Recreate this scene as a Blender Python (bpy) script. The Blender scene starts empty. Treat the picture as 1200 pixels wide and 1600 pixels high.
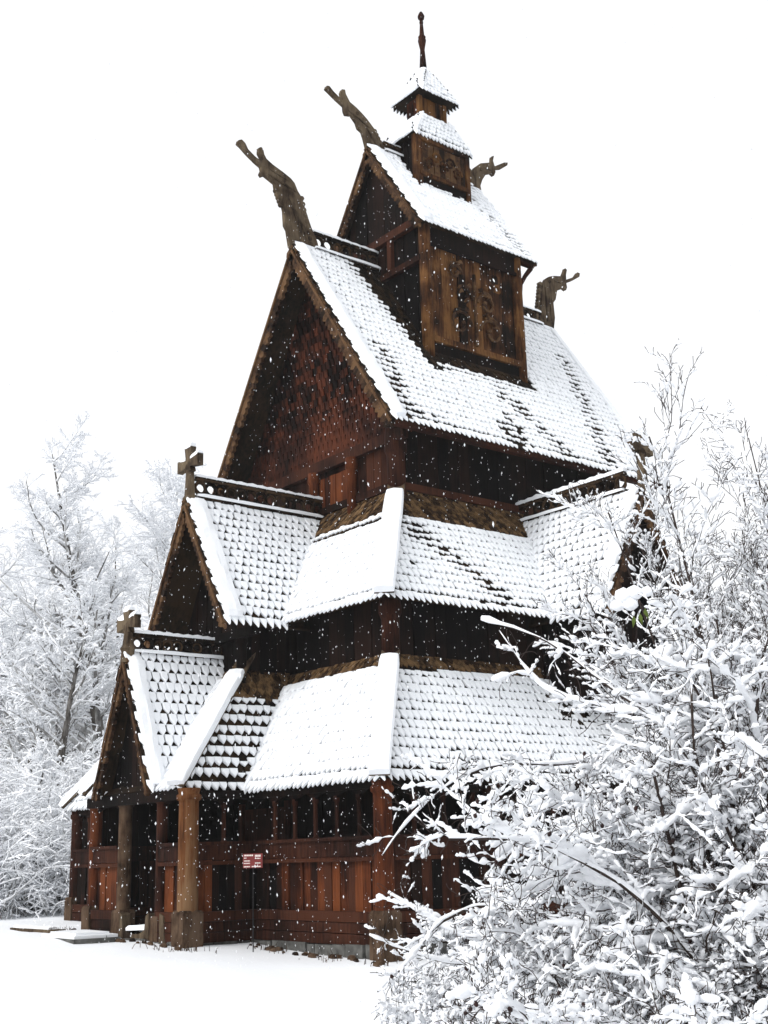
import bpy, math, random
import numpy as np
from mathutils import Vector, Matrix, noise

random.seed(7)
rng = np.random.default_rng(7)
scene = bpy.context.scene
COL = scene.collection
V3 = lambda *a: np.array(a, float)

# ------------------------------------------------------------------ camera
CAM = V3(-11.264, -14.123, 1.48)
PITCH, ROLL, YAW, FPX = math.radians(15.405), math.radians(1.613), math.radians(50.918), 1946.7
FW = V3(math.cos(PITCH)*math.cos(YAW), math.cos(PITCH)*math.sin(YAW), math.sin(PITCH))
RT = V3(math.sin(YAW), -math.cos(YAW), 0.0)
UP = np.cross(RT, FW)
CX = RT*math.cos(ROLL) - UP*math.sin(ROLL)
CY = RT*math.sin(ROLL) + UP*math.cos(ROLL)
cam_data = bpy.data.cameras.new('camera')
cam = bpy.data.objects.new('camera', cam_data)
COL.objects.link(cam)
cam.matrix_world = Matrix(((CX[0], CY[0], -FW[0], CAM[0]), (CX[1], CY[1], -FW[1], CAM[1]),
                           (CX[2], CY[2], -FW[2], CAM[2]), (0, 0, 0, 1)))
cam_data.sensor_fit = 'VERTICAL'
cam_data.sensor_height = 32.0
cam_data.lens = FPX/1600*32.0
cam_data.clip_start = 0.1
cam_data.clip_end = 3000
scene.camera = cam


def at(u, v, dist):
    """A world point that lies DIST metres (along the ground) from the viewer in the direction of photo pixel u, v."""
    d = FW + CX*(u-600)/FPX + CY*(800-v)/FPX
    return CAM + d*dist/math.hypot(d[0], d[1])


# ------------------------------------------------------------------ materials
def new_mat(name):
    m = bpy.data.materials.new(name)
    m.use_nodes = True
    nt = m.node_tree
    b = nt.nodes['Principled BSDF']
    return m, nt, b


def link(nt, a, ao, b, bi):
    nt.links.new(a.outputs[ao], b.inputs[bi])


def wood(name, dark, mid, light, rough=0.8, spec=0.06, stretch=(9, 9, 0.7), patch=0.8, bump=0.35, seed=0.0):
    m, nt, b = new_mat(name)
    n = nt.nodes
    geo = n.new('ShaderNodeNewGeometry')
    mp = n.new('ShaderNodeMapping')
    mp.inputs['Scale'].default_value = stretch
    mp.inputs['Location'].default_value = (seed, seed*1.7, seed*0.3)
    link(nt, geo, 'Position', mp, 'Vector')
    grain = n.new('ShaderNodeTexNoise')
    grain.inputs['Scale'].default_value = 2.2
    grain.inputs['Detail'].default_value = 6
    grain.inputs['Roughness'].default_value = 0.7
    link(nt, mp, 'Vector', grain, 'Vector')
    pt = n.new('ShaderNodeTexNoise')
    pt.inputs['Scale'].default_value = patch
    pt.inputs['Detail'].default_value = 4
    link(nt, geo, 'Position', pt, 'Vector')
    isl = n.new('ShaderNodeMath'); isl.operation = 'MULTIPLY_ADD'
    link(nt, geo, 'Random Per Island', isl, 0)
    isl.inputs[1].default_value = 0.42
    isl.inputs[2].default_value = -0.21
    a1 = n.new('ShaderNodeMath'); a1.operation = 'ADD'
    link(nt, pt, 'Fac', a1, 0); link(nt, isl, 'Value', a1, 1)
    a2 = n.new('ShaderNodeMath'); a2.operation = 'MULTIPLY_ADD'
    link(nt, grain, 'Fac', a2, 0); a2.inputs[1].default_value = 0.9
    link(nt, a1, 'Value', a2, 2)
    a3 = n.new('ShaderNodeMath'); a3.operation = 'MULTIPLY'
    link(nt, a2, 'Value', a3, 0); a3.inputs[1].default_value = 0.53
    ramp = n.new('ShaderNodeValToRGB')
    e = ramp.color_ramp.elements
    dark, mid, light = [[c*WOODK for c in q] for q in (dark, mid, light)]
    e[0].position = 0.40; e[0].color = (*dark, 1)
    e[1].position = 0.63; e[1].color = (*light, 1)
    k = e.new(0.5); k.color = (*mid, 1)
    link(nt, a3, 'Value', ramp, 'Fac')
    link(nt, ramp, 'Color', b, 'Base Color')
    b.inputs['Roughness'].default_value = rough
    b.inputs['Specular IOR Level'].default_value = spec
    bp = n.new('ShaderNodeBump')
    bp.inputs['Strength'].default_value = bump
    bp.inputs['Distance'].default_value = 0.02
    link(nt, grain, 'Fac', bp, 'Height')
    link(nt, bp, 'Normal', b, 'Normal')
    return m


def snow_mat(name, col=(0.80, 0.82, 0.845), scale=14, strength=0.35):
    m, nt, b = new_mat(name)
    n = nt.nodes
    geo = n.new('ShaderNodeNewGeometry')
    t = n.new('ShaderNodeTexNoise')
    t.inputs['Scale'].default_value = scale
    t.inputs['Detail'].default_value = 5
    link(nt, geo, 'Position', t, 'Vector')
    bp = n.new('ShaderNodeBump')
    bp.inputs['Strength'].default_value = strength
    bp.inputs['Distance'].default_value = 0.03
    link(nt, t, 'Fac', bp, 'Height')
    link(nt, bp, 'Normal', b, 'Normal')
    b.inputs['Base Color'].default_value = (*col, 1)
    b.inputs['Roughness'].default_value = 0.75
    b.inputs['Specular IOR Level'].default_value = 0.2
    return m


def plain(name, col, rough=0.7, var=0.35, scale=6.0):
    m, nt, b = new_mat(name)
    n = nt.nodes
    geo = n.new('ShaderNodeNewGeometry')
    t = n.new('ShaderNodeTexNoise')
    t.inputs['Scale'].default_value = scale
    t.inputs['Detail'].default_value = 6
    link(nt, geo, 'Position', t, 'Vector')
    r = n.new('ShaderNodeValToRGB')
    e = r.color_ramp.elements
    e[0].position = 0.3; e[0].color = (*[c*(1-var) for c in col], 1)
    e[1].position = 0.7; e[1].color = (*[min(1, c*(1+var)) for c in col], 1)
    link(nt, t, 'Fac', r, 'Fac')
    link(nt, r, 'Color', b, 'Base Color')
    bp = n.new('ShaderNodeBump'); bp.inputs['Strength'].default_value = 0.4; bp.inputs['Distance'].default_value = 0.02
    link(nt, t, 'Fac', bp, 'Height'); link(nt, bp, 'Normal', b, 'Normal')
    b.inputs['Roughness'].default_value = rough
    b.inputs['Specular IOR Level'].default_value = 0.25
    return m


M = {}
WOODK = 0.5
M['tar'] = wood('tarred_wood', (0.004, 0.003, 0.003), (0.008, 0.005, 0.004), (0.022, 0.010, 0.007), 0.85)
M['red'] = wood('red_brown_wood', (0.022, 0.007, 0.004), (0.105, 0.028, 0.010), (0.23, 0.066, 0.021), 0.75)
M['maroon'] = wood('maroon_wood', (0.010, 0.005, 0.003), (0.038, 0.013, 0.008), (0.095, 0.032, 0.016), 0.8)
M['gold'] = wood('golden_brown_wood', (0.010, 0.005, 0.003), (0.085, 0.033, 0.012), (0.25, 0.115, 0.038), 0.75, stretch=(9, 9, 0.9), patch=1.9)
M['basewood'] = wood('weathered_base_wood', (0.02, 0.012, 0.008), (0.10, 0.060, 0.036), (0.20, 0.13, 0.085), 0.85, stretch=(6, 6, 1.2), patch=3)
M['grey'] = wood('weathered_grey_wood', (0.045, 0.030, 0.020), (0.13, 0.092, 0.060), (0.24, 0.18, 0.115), 0.85, stretch=(6, 6, 1.2), patch=3)
M['post'] = wood('pine_post_wood', (0.04, 0.016, 0.007), (0.19, 0.070, 0.023), (0.30, 0.17, 0.085), 0.8, stretch=(7, 7, 0.5))
M['barge'] = wood('bargeboard_wood', (0.02, 0.012, 0.008), (0.090, 0.046, 0.024), (0.21, 0.115, 0.055), 0.8, stretch=(5, 5, 5), patch=2)
M['comb'] = wood('crest_wood', (0.008, 0.006, 0.005), (0.03, 0.019, 0.012), (0.10, 0.06, 0.032), 0.85, stretch=(6, 6, 4), patch=4)
M['shingle'] = wood('shingle_wood', (0.010, 0.007, 0.005), (0.024, 0.015, 0.009), (0.055, 0.032, 0.015), 0.85, stretch=(6, 6, 2), patch=1.2)
M['bandshingle'] = wood('sheltered_shingle_wood', (0.03, 0.016, 0.009), (0.12, 0.070, 0.034), (0.30, 0.18, 0.085), 0.85, stretch=(14, 14, 5), patch=9)
M['gableshingle'] = wood('gable_shingle_wood', (0.008, 0.004, 0.003), (0.040, 0.013, 0.008), (0.14, 0.040, 0.018), 0.85, stretch=(6, 6, 2), patch=0.9)
M['snow'] = snow_mat('snow', strength=0.25)
M['twigsnow'] = snow_mat('twig_snow', (0.84, 0.855, 0.88), 30, 0.3)
M['gsnow'] = snow_mat('ground_snow', (0.79, 0.81, 0.835), 5, 0.3)
M['stone'] = plain('foundation_stone', (0.075, 0.075, 0.070), 0.85, 0.6, 7)
M['bark'] = wood('haze_paled_bark', (0.26, 0.25, 0.24), (0.60, 0.59, 0.57), (1.1, 1.1, 1.1), 0.9, stretch=(6, 6, 2), patch=3)  # haze fade of the distant trees is put into this bark colour
M['darkbark'] = wood('dark_bark', (0.05, 0.045, 0.04), (0.14, 0.125, 0.11), (0.34, 0.32, 0.30), 0.9, stretch=(6, 6, 2), patch=3)
M['twig'] = plain('dark_twig_bark', (0.035, 0.024, 0.020), 0.8, 0.5, 20)
M['hip'] = plain('rosehip_skin', (0.022, 0.007, 0.006), 0.5, 0.4, 30)
M['signred'] = plain('sign_red_paint', (0.16, 0.022, 0.020), 0.5, 0.15, 9)
M['signwhite'] = plain('sign_white_paint', (0.72, 0.66, 0.62), 0.5, 0.08, 9)
M['metal'] = plain('dark_metal', (0.006, 0.006, 0.006), 0.5, 0.3, 9)
M['leaf'] = plain('green_leaf', (0.07, 0.10, 0.015), 0.6, 0.3, 9)


# ------------------------------------------------------------------ mesh helpers
class MB:
    def __init__(s):
        s.v, s.f, s.m, s.n = [], [], [], 0

    def add(s, verts, faces, mi=0):
        base = s.n
        s.v.append(np.asarray(verts, float).reshape(-1, 3))
        s.n += len(s.v[-1])
        for f in faces:
            s.f.append([i+base for i in f])
            s.m.append(mi)

    def hexa(s, p, mi=0):
        """eight corners: bottom ring 0-3, top ring 4-7"""
        s.add(p, [(3, 2, 1, 0), (4, 5, 6, 7), (0, 1, 5, 4), (1, 2, 6, 5), (2, 3, 7, 6), (3, 0, 4, 7)], mi)

    def box(s, x0, x1, y0, y1, z0, z1, mi=0):
        s.hexa([(x0, y0, z0), (x1, y0, z0), (x1, y1, z0), (x0, y1, z0),
                (x0, y0, z1), (x1, y0, z1), (x1, y1, z1), (x0, y1, z1)], mi)

    def beam(s, a, b, w, h, up=(0, 0, 1), mi=0, w2=None, h2=None):
        """a bar from a to b, w across and h in the up direction, centred on the line"""
        a, b, up = V3(*a), V3(*b), V3(*up)
        d = b-a; d /= np.linalg.norm(d)
        sd = np.cross(d, up); sd /= np.linalg.norm(sd)
        u = np.cross(sd, d)
        w2 = w if w2 is None else w2
        h2 = h if h2 is None else h2
        r = lambda p, w, h: [p-sd*w/2-u*h/2, p+sd*w/2-u*h/2, p+sd*w/2+u*h/2, p-sd*w/2+u*h/2]
        s.hexa(r(a, w, h)+r(b, w2, h2), mi)

    def prism(s, poly, ext, mi=0):
        """a flat polygon (3-D points) extruded by the vector ext"""
        p = np.array(poly, float); e = V3(*ext); n = len(p)
        s.add(np.vstack([p, p+e]), [tuple(range(n))[::-1], tuple(range(n, 2*n))]
              + [(i, (i+1) % n, n+(i+1) % n, n+i) for i in range(n)], mi)

    def tube(s, pts, rad, k=6, mi=0, cap=True):
        pts = np.asarray(pts, float); n = len(pts)
        rad = np.broadcast_to(np.asarray(rad, float), (n,))
        t = np.gradient(pts, axis=0)
        t /= np.linalg.norm(t, axis=1)[:, None]+1e-12
        ref = V3(0, 0, 1) if abs(t[:, 2]).mean() < 0.8 else V3(1, 0, 0)
        a = np.cross(t, ref); a /= np.linalg.norm(a, axis=1)[:, None]+1e-12
        b = np.cross(a, t)
        th = np.arange(k)*2*math.pi/k
        ring = pts[:, None]+rad[:, None, None]*(np.cos(th)[None, :, None]*a[:, None]+np.sin(th)[None, :, None]*b[:, None])
        f = []
        for i in range(n-1):
            o = i*k
            for j in range(k):
                j2 = (j+1) % k
                f.append((o+j, o+j2, o+k+j2, o+k+j))
        if cap:
            f.append(tuple(range(k))[::-1]); f.append(tuple(range((n-1)*k, n*k)))
        s.add(ring.reshape(-1, 3), f, mi)

    def lathe(s, c, prof, k=14, mi=0, sq=False):
        """profile of (radius, z) about the vertical through c"""
        c = V3(*c)
        s.tube([c+V3(0, 0, z) for r, z in prof], [max(r, 1e-4) for r, z in prof], k, mi)

    def build(s, name, mats, parent=None, smooth=False):
        me = bpy.data.meshes.new(name)
        if s.n:
            v = np.vstack(s.v)
            me.from_pydata(v, [], s.f)
        for m in (mats if isinstance(mats, (list, tuple)) else [mats]):
            me.materials.append(m)
        if len(me.materials) > 1:
            me.polygons.foreach_set('material_index', s.m)
        if smooth:
            me.polygons.foreach_set('use_smooth', [True]*len(me.polygons))
        me.update()
        o = bpy.data.objects.new(name, me)
        COL.objects.link(o)
        if parent is not None:
            o.parent = parent
            if parent.parent is None: o.matrix_parent_inverse = Matrix.Translation(-Vector(parent.location))
        return o


def thing(name, label, cat, loc=(0, 0, 0), group=None):
    o = bpy.data.objects.new(name, None)
    COL.objects.link(o)
    o.location = loc
    o['label'] = label; o['category'] = cat
    if group: o['group'] = group
    return o


def tag(o, label, cat, group=None):
    o['label'] = label; o['category'] = cat
    if group: o['group'] = group
    return o


def nz(p, s=1.0, o=0.0):
    return noise.noise(Vector((p[0]*s+o, p[1]*s+o*1.3, p[2]*s-o)))


# ------------------------------------------------------------------ roofs
def unit(v):
    v = V3(*v); return v/np.linalg.norm(v)


def shingles(wmb, smb, O, U, Vv, ulen, vlen, clip, snow=None, w=0.125, e=0.19, lift=0.0, dark=None,
             th=0.075, thick=0.035, fill=0.0):
    """courses of pointed shingles on the plane through O (eave corner), U along the eave, V up the slope; snow(P) gives
    the share of each shingle's exposed face that carries snow"""
    U, Vv = unit(U), unit(Vv); N = np.cross(U, Vv)
    if N[2] < -1e-6: N = -N
    O = V3(*O)
    flip = np.dot(np.cross(U, Vv), N) < 0
    rows, cols = int(vlen/e)+1, int(ulen/w)+2
    Ls = e*1.75
    hw0 = w*0.47
    for r in range(rows):
        off = 0.5*w if r % 2 else 0.0
        for c in range(cols):
            u0 = c*w+off; v0 = r*e-(0.06 if r else 0.10)
            P = O+U*u0+Vv*(v0+e*0.5)
            if u0 < -0.01 or u0 > ulen+0.01 or not clip(P): continue
            j = random.uniform(-0.012, 0.012); dv = random.uniform(-0.012, 0.012); hw = hw0*random.uniform(0.93, 1.0)
            L = min(Ls, vlen-v0+0.02)
            if L < 0.06: continue
            n0, n1 = lift+0.052+random.uniform(-.006, .006), lift+0.052-0.030*(L/Ls)
            g = lambda u, v, n: O+U*(u0+u+j)+Vv*(v0+dv+v)+N*n
            nn = lambda v: n0+(n1-n0)*min(v/L, 1.0)
            tk = th if r else th*1.7
            ring = [(0, 0), (hw, tk), (hw, L), (-hw, L), (-hw, tk)]
            tp = [g(u, v, nn(v)) for u, v in ring]; bt = [g(u, v, nn(v)-0.020) for u, v in ring]
            f = [(0, 1, 2, 3, 4), (0, 5, 6, 1), (1, 6, 7, 2), (3, 8, 9, 4), (4, 9, 5, 0)]
            if flip: f = [q[::-1] for q in f]
            wmb.add(tp+bt, f, 1 if dark and dark(P) else 0)
            if smb is None: continue
            s = snow(P)
            if s != 0.0 and -.6 < s < .9 and random.random() < .78: s = max(s, random.uniform(.3, .75))
            if s < 0.22: continue
            s = min(s, 1.0)
            full = s > 0.97
            Lv = (e+fill*th)*s if not full else e-.004+fill*th
            Lv = min(max(Lv, th*0.9), L)
            t = thick*(0.75+0.5*random.random())*(0.5+0.5*s)
            hs = hw*(1.03 if fill > .45 else .985)
            tipv = -0.012 if full else 0.004
            v1 = min(tk*0.95, Lv*0.7)
            r0 = [(0, tipv), (hs, v1), (hs, Lv), (-hs, Lv), (-hs, v1)]
            r1 = [(0, tipv+0.028), (hs*0.80, v1+0.006), (hs*0.86, Lv-0.012), (-hs*0.86, Lv-0.012), (-hs*0.80, v1+0.006)]
            rb = [(u, v, nn(v)-0.004) for u, v in r0]
            rm = [(u, v, nn(v)+t*0.65) for u, v in r0]
            rt = [(u*random.uniform(.85, 1.1), v, nn(v)+t) for u, v in r1]
            vs = [g(*q) for q in rb+rm+rt]
            f = []
            for k in range(5):
                k2 = (k+1) % 5
                f.append((k, k2, 5+k2, 5+k)); f.append((5+k, 5+k2, 10+k2, 10+k))
            f = [q[::-1] for q in f]+[(10, 11, 12, 13, 14)]
            if flip: f = [q[::-1] for q in f]
            smb.add(vs, f)


def slab(mb, pts, n, t=0.05, mi=0):
    """a polygon with thickness t below it along the normal n"""
    mb.prism([V3(*p)-V3(*n)*t for p in pts], V3(*n)*t, mi)


def snow_ridge(mb, a, b, w, h, side, up, seg=14, jit=0.10):
    """a soft snow loaf lying along the line a-b"""
    a, b, side, up = V3(*a), V3(*b), unit(side), unit(up)
    prof = [(-0.5, -0.15), (-0.5, 0.60), (-0.44, 0.84), (-0.06, 1.0), (0.06, 1.0), (0.44, 0.84), (0.5, 0.60), (0.5, -0.15)]
    k = len(prof); vs = []
    for i in range(seg+1):
        p = a+(b-a)*i/seg
        end = 0.72 if i in (0, seg) else 1.0
        for (x, y) in prof:
            q = 1+jit*nz(p+V3(x, y, 0), 3.1)*2
            vs.append(p+side*x*w*(0.94 if i in (0, seg) else 1)*(1+jit*nz(p, 2.3)) + up*y*h*q*end)
    f = []
    for i in range(seg):
        for j in range(k-1):
            f.append((i*k+j, i*k+j+1, (i+1)*k+j+1, (i+1)*k+j))
    f.append(tuple(range(k))); f.append(tuple(range(seg*k, seg*k+k))[::-1])
    mb.add(vs, [q[::-1] for q in f])


def hole_board(mb, O, U, Wv, n, cw, ch, r, t, mi=0):
    """an openwork strip: n cells side by side, each with a round hole; t thick"""
    O, U, Wv = V3(*O), unit(U), unit(Wv); T = np.cross(U, Wv)*t
    K = 12
    sq = []
    for i in range(K):
        a = 2*math.pi*i/K; c, s = math.cos(a), math.sin(a); m = max(abs(c), abs(s))
        sq.append((c/m*cw/2, s/m*ch/2))
    for k in range(n):
        C = O+U*(cw*(k+0.5))+Wv*ch/2
        out = [C+U*x+Wv*y for x, y in sq]
        inn = [C+U*r*math.cos(2*math.pi*i/K)+Wv*r*math.sin(2*math.pi*i/K) for i in range(K)]
        vs = [p-T/2 for p in out+inn]+[p+T/2 for p in out+inn]
        f = []
        for i in range(K):
            j = (i+1) % K
            f += [(i, j, K+j, K+i), (2*K+j, 2*K+i, 3*K+i, 3*K+j), (K+i, K+j, 3*K+j, 3*K+i)]
            f.append((j, i, 2*K+i, 2*K+j))
        mb.add(vs, f, mi)


def comb(wmb, smb, a, b, h=0.20, cell=0.19, t=0.045, loaf=0.10):
    h *= 1.30; cell *= 1.12
    a, b = V3(*a), V3(*b); d = b-a; L = np.linalg.norm(d); U = d/L
    sd = np.cross(U, V3(0, 0, 1)); z = V3(0, 0, 1)
    n = max(1, int(round(L/cell))); cw = L/n
    wmb.beam(a+z*0.02, b+z*0.02, 0.13, 0.07)
    zb_ = 0.07
    hole_board(wmb, a+z*zb_, U, z, n, cw, h, min(cw, h)*0.41, t)
    wmb.beam(a+z*(zb_+h+0.02), b+z*(zb_+h+0.02), 0.09, 0.045)
    for k in range(n):
        c = a+U*cw*(k+0.5)
        for s_ in (-1, 1):          # raised ring round each opening
            wmb.tube([c+z*(zb_+h/2)+sd*s_*t*.5+(U*math.cos(q)+z*math.sin(q))*min(cw, h)*.44 for q in np.linspace(0, 2*math.pi, 11)], .018, 4)
        c = c+z*(zb_+h+0.05)
        wmb.tube([c-U*cw*0.46, c-U*cw*0.2+z*0.018, c+U*cw*0.2+z*0.018, c+U*cw*0.46], [0.03, 0.045, 0.045, 0.03], 6)
        snow_ridge(smb, c+z*.02-U*cw*0.52, c+z*.02+U*cw*0.52, 0.12, loaf*0.62, sd, z, 2, 0.2)
    for s_ in (-1, 1):
        snow_ridge(smb, a+sd*s_*0.075+z*0.02, b+sd*s_*0.075+z*0.02, 0.10, 0.06, sd, z, 18, 0.15)


def bargeboard(mb, a, b, w, t, nrm, down, teeth=0.11, curl=True):
    """a rake board from a (top) to b (bottom) with a scalloped lower edge"""
    a, b, nrm, down = V3(*a), V3(*b), unit(nrm), unit(down)
    L = np.linalg.norm(b-a); n = max(3, int(L/teeth)); d = (b-a)/L
    for i in range(n):
        p, q = a+d*L*i/n, a+d*L*(i+1)/n
        m = (p+q)/2
        poly = [p, q, q+down*w*0.78, m+down*w*1.02, p+down*w*0.78]
        mb.prism([x-nrm*t/2 for x in poly], nrm*t)
    # raised inner moulding
    mb.beam(a+down*w*0.22+nrm*t*0.6, b+down*w*0.22+nrm*t*0.6, 0.05, 0.06, up=nrm)
    if curl:
        pts = [b+down*w*0.5+(-d*0.1+down*0.11)*math.cos(k*0.7)*0.5*(1-k*.09)-d*0.09*math.sin(k*0.7) for k in range(7)]
        mb.tube(pts, [0.05, 0.055, 0.05, 0.045, 0.04, 0.035, 0.02], 6)


def plank_wall(mb, a, b, z0, z1, nrm, w=0.2, t=0.05, top=None, mi=0, sel=None, jit=0.018):
    """vertical planks from a to b (plan points), z0 up to z1 or top(plan point)"""
    a, b = V3(a[0], a[1], 0), V3(b[0], b[1], 0); L = np.linalg.norm(b-a); d = (b-a)/L; nrm = unit(nrm)
    n = max(1, int(round(L/w)))
    for i in range(n):
        p, q = a+d*(L*i/n+0.004), a+d*(L*(i+1)/n-0.004)
        o = nrm*random.uniform(-jit, jit)
        zp, zq = (z1, z1) if top is None else (top(p), top(q))
        if min(zp, zq) < z0+0.02: zp, zq = max(zp, z0+0.02), max(zq, z0+0.02)
        A = [p+o, q+o, q+o-nrm*t, p+o-nrm*t]
        k = mi if sel is None else sel((p+q)/2)
        mb.hexa([x+V3(0, 0, z0) for x in A]+[A[0]+V3(0, 0, zp), A[1]+V3(0, 0, zq), A[2]+V3(0, 0, zq), A[3]+V3(0, 0, zp)], k)


# ------------------------------------------------------------------ church dimensions (metres)
W = 10.17; H2 = W/2
L = 11.86
G0, G1, GD = 2.56, 4.606, 1.463          # gallery eave, top, depth in plan
AE, A0, A1, NW = 0.932, 5.458, 7.967, 2.788   # aisle eave line, heights, nave wall line
RB, RA, RA2, R0, R1 = 2.017, 2.131, 9.730, 8.998, 13.705   # nave roof
TA, TA2, TB, T0, T1 = 4.176, 7.507, 3.400, 14.175, 16.724  # tower roof
BA, BA2, BB = 4.365, 7.02, 3.531         # tower box
FZ = 0.29
NE = L-NW                                # nave east wall

church = thing('stave_church', 'tall dark wooden stave church with stacked snowy shingle roofs and dragon heads', 'church', (0, 0, 0))
P = {}
def sub(name, mb, m, parent, smooth=False): return mb.build(name, m, parent, smooth)

SH = [M['shingle'], M['bandshingle']]
gslope = (G1-G0)/GD
aslope = (A1-A0)/(NW-AE)
rslope = (R1-R0)/(H2-RB)
tslope = (T1-T0)/(H2-TB)


def patchy(P, base=1.0, s=1.3, o=0.0, thr=0.42, k=4.0):
    """patches where the snow has slid off, in an uneven pattern"""
    v = nz((P[0]*1.0, P[1]*1.0, P[2]*0.55), s, o)+0.35*nz(P, 5.0, o+3)
    return base-max(0.0, v-thr)*k


def streak(P, a, b, r):
    a, b = V3(*a), V3(*b); d = b-a
    t = min(1, max(0, np.dot(P-a, d)/np.dot(d, d)))
    q = np.linalg.norm(P-a-d*t)
    return max(0.0, 1-q/r)*(0.2+0.95*random.random())


# ---------- gallery (outermost, lowest roof)
PA, PB, PTOP = -1.25, 3.53, 0.05         # porch pent roof: front eave, side eave, raised a little
PSS, PWS = 2.4, 1.2                      # steep sides, gentler front
def porch_in(P, m=0.08):
    """inside the bit of the gallery roof that the porch roof covers"""
    d = min(P[1]-PB, (W-PB)-P[1])
    return PSS*d > gslope*P[0]+m
wm, sm = MB(), MB()
nW, nS = unit((-gslope, 0, 1)), unit((0, -gslope, 1))
slab(wm, [(0, 0, G0), (0, W, G0), (GD, W-GD, G1), (GD, GD, G1)], nW)
slab(wm, [(0, 0, G0), (GD, GD, G1), (L-GD, GD, G1), (L, 0, G0)], nS)
slab(wm, [(0, W, G0), (GD, W-GD, G1), (L-GD, W-GD, G1), (L, W, G0)], unit((0, gslope, 1)))
slab(wm, [(L, 0, G0), (L, W, G0), (L-GD, W-GD, G1), (L-GD, GD, G1)], unit((gslope, 0, 1)))
gl = math.hypot(GD, G1-G0)
def g_snow_w(P):
    return 1.0 if P[0] < 1.27 and not (abs(P[1]-H2) > 6) else (0.55 if P[0] < 1.30 else 0.0)
def g_snow_s(P):
    if P[1] > 1.27: return 0.0
    return patchy(P, 1.1, 1.1, 5.0, 0.40, 3.0) - (0.5 if P[1] > 1.18 and P[0] < 2.2 else 0)
band = lambda lim, ax: (lambda P: P[ax] > lim)
shingles(wm, sm, (0, 0, G0), (0, 1, 0), (GD, 0, G1-G0), W, gl, lambda P: P[1] > P[0]-0.03 and P[1] < W-P[0]+0.03 and not porch_in(P),
         g_snow_w, dark=band(1.24, 0), fill=0.55, thick=0.045)
shingles(wm, sm, (0, 0, G0), (1, 0, 0), (0, GD, G1-G0), L, gl, lambda P: P[0] > P[1]-0.03 and P[0] < L-P[1], g_snow_s,
         dark=band(1.24, 1), fill=0.25)
slab(sm, [(0, W, G0+.1), (GD, W-GD, G1+.1), (L-GD, W-GD, G1+.1), (L, W, G0+.1)], unit((0, gslope, 1)), 0.06)
slab(sm, [(L, 0, G0+.1), (L, W, G0+.1), (L-GD, W-GD, G1+.1), (L-GD, GD, G1+.1)], unit((gslope, 0, 1)), 0.06)
gr = sub('gallery_roof', wm, SH, church)
hm = []
def hip(bm_, smb, a, b, side, w=0.30, up=None, cover=0.93, hh=0.13):
    a, b = V3(*a), V3(*b); d = unit(b-a); side = unit(side); up = unit(np.cross(side, d)) if up is None else unit(up)
    if up[2] < 0: up = -up
    q = MB(); q.beam(a-d*0.05+up*0.085, b+up*0.085, w, 0.05, up=up); bm_.append(q)
    snow_ridge(smb, a-d*0.06+up*0.11, a+(b-a)*cover+up*0.11, w*1.05, hh, side, up, 16, 0.05)
hs_ = MB()
sw = (1, -1, 0); se = (1, 1, 0)
hip(hm, hs_, (0, 0, G0), (GD, GD, G1), sw, cover=0.93)
hip(hm, hs_, (0, W, G0), (GD, W-GD, G1), se, cover=0.93)
hip(hm, hs_, (L, 0, G0), (L-GD, GD, G1), se, cover=0.93)
for q in hs_.v: sm.v.append(q)
off = sm.n; sm.f += [[i+off for i in f] for f in hs_.f]; sm.m += hs_.m; sm.n += hs_.n
[sub('hip_board', q, M['grey'], gr) for q in hm]
# eave gutter spout with snow at the valley beside the porch
gm = MB(); gm.tube([(0.25, PB-0.02, G0+0.33), (-0.05, PB-0.10, G0-0.02), (-0.13, PB-0.13, G0-0.09)], [0.05, 0.055, 0.04], 8)
sub('spout', gm, M['tar'], gr)
snow_ridge(sm, (0.2, PB-0.02, G0+0.33), (-0.13, PB-0.13, G0-0.06), 0.12, 0.08, (0, 1, 0), (-.4, 0, 1), 6, 0.2)
sub('snow', sm, M['snow'], gr)


# ---------- foundation, parapets, posts
mb = MB()
def stones(p, q, z0, z1, nrm, n):
    p, q = V3(*p, 0), V3(*q, 0); nrm = unit(nrm)
    cuts = sorted([0, 1]+[min(.97, max(.03, (i+random.uniform(-.35, .35))/n)) for i in range(1, n)])
    for a, b in zip(cuts, cuts[1:]):
        A, B = p+(q-p)*a, p+(q-p)*(b)-unit(q-p)*0.025
        o = nrm*random.uniform(-0.03, 0.05); zt = z1+random.uniform(-0.04, 0.01)
        mb.hexa([A+o+V3(0, 0, z0), B+o+V3(0, 0, z0), B-nrm*.4+V3(0, 0, z0), A-nrm*.4+V3(0, 0, z0),
                 A+o*.6+V3(0, 0, zt), B+o*.6+V3(0, 0, zt), B-nrm*.4+V3(0, 0, zt), A-nrm*.4+V3(0, 0, zt)])
stones((0.0, 0.0), (0.0, W), -0.5, 0.28, (-1, 0, 0), 26)
stones((0.0, 0.0), (L, 0.0), -0.5, 0.27, (0, -1, 0), 30)
stones((-1.28, 3.35), (-1.28, 6.8), -0.4, 0.30, (-1, 0, 0), 9)
stones((-1.28, 3.35), (0.0, 3.35), -0.4, 0.29, (0, -1, 0), 4)
sub('foundation', mb, M['stone'], church)

def logs(mb_, p, q, z0, z1, n, nrm, mi=0):
    h = (z1-z0)/n
    for i in range(n):
        o = unit(nrm)*random.uniform(0, 0.03)
        mb_.beam(V3(*p, z0+h*(i+.5))+o, V3(*q, z0+h*(i+.5))+o, 0.20, h*0.93, mi=mi)

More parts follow.
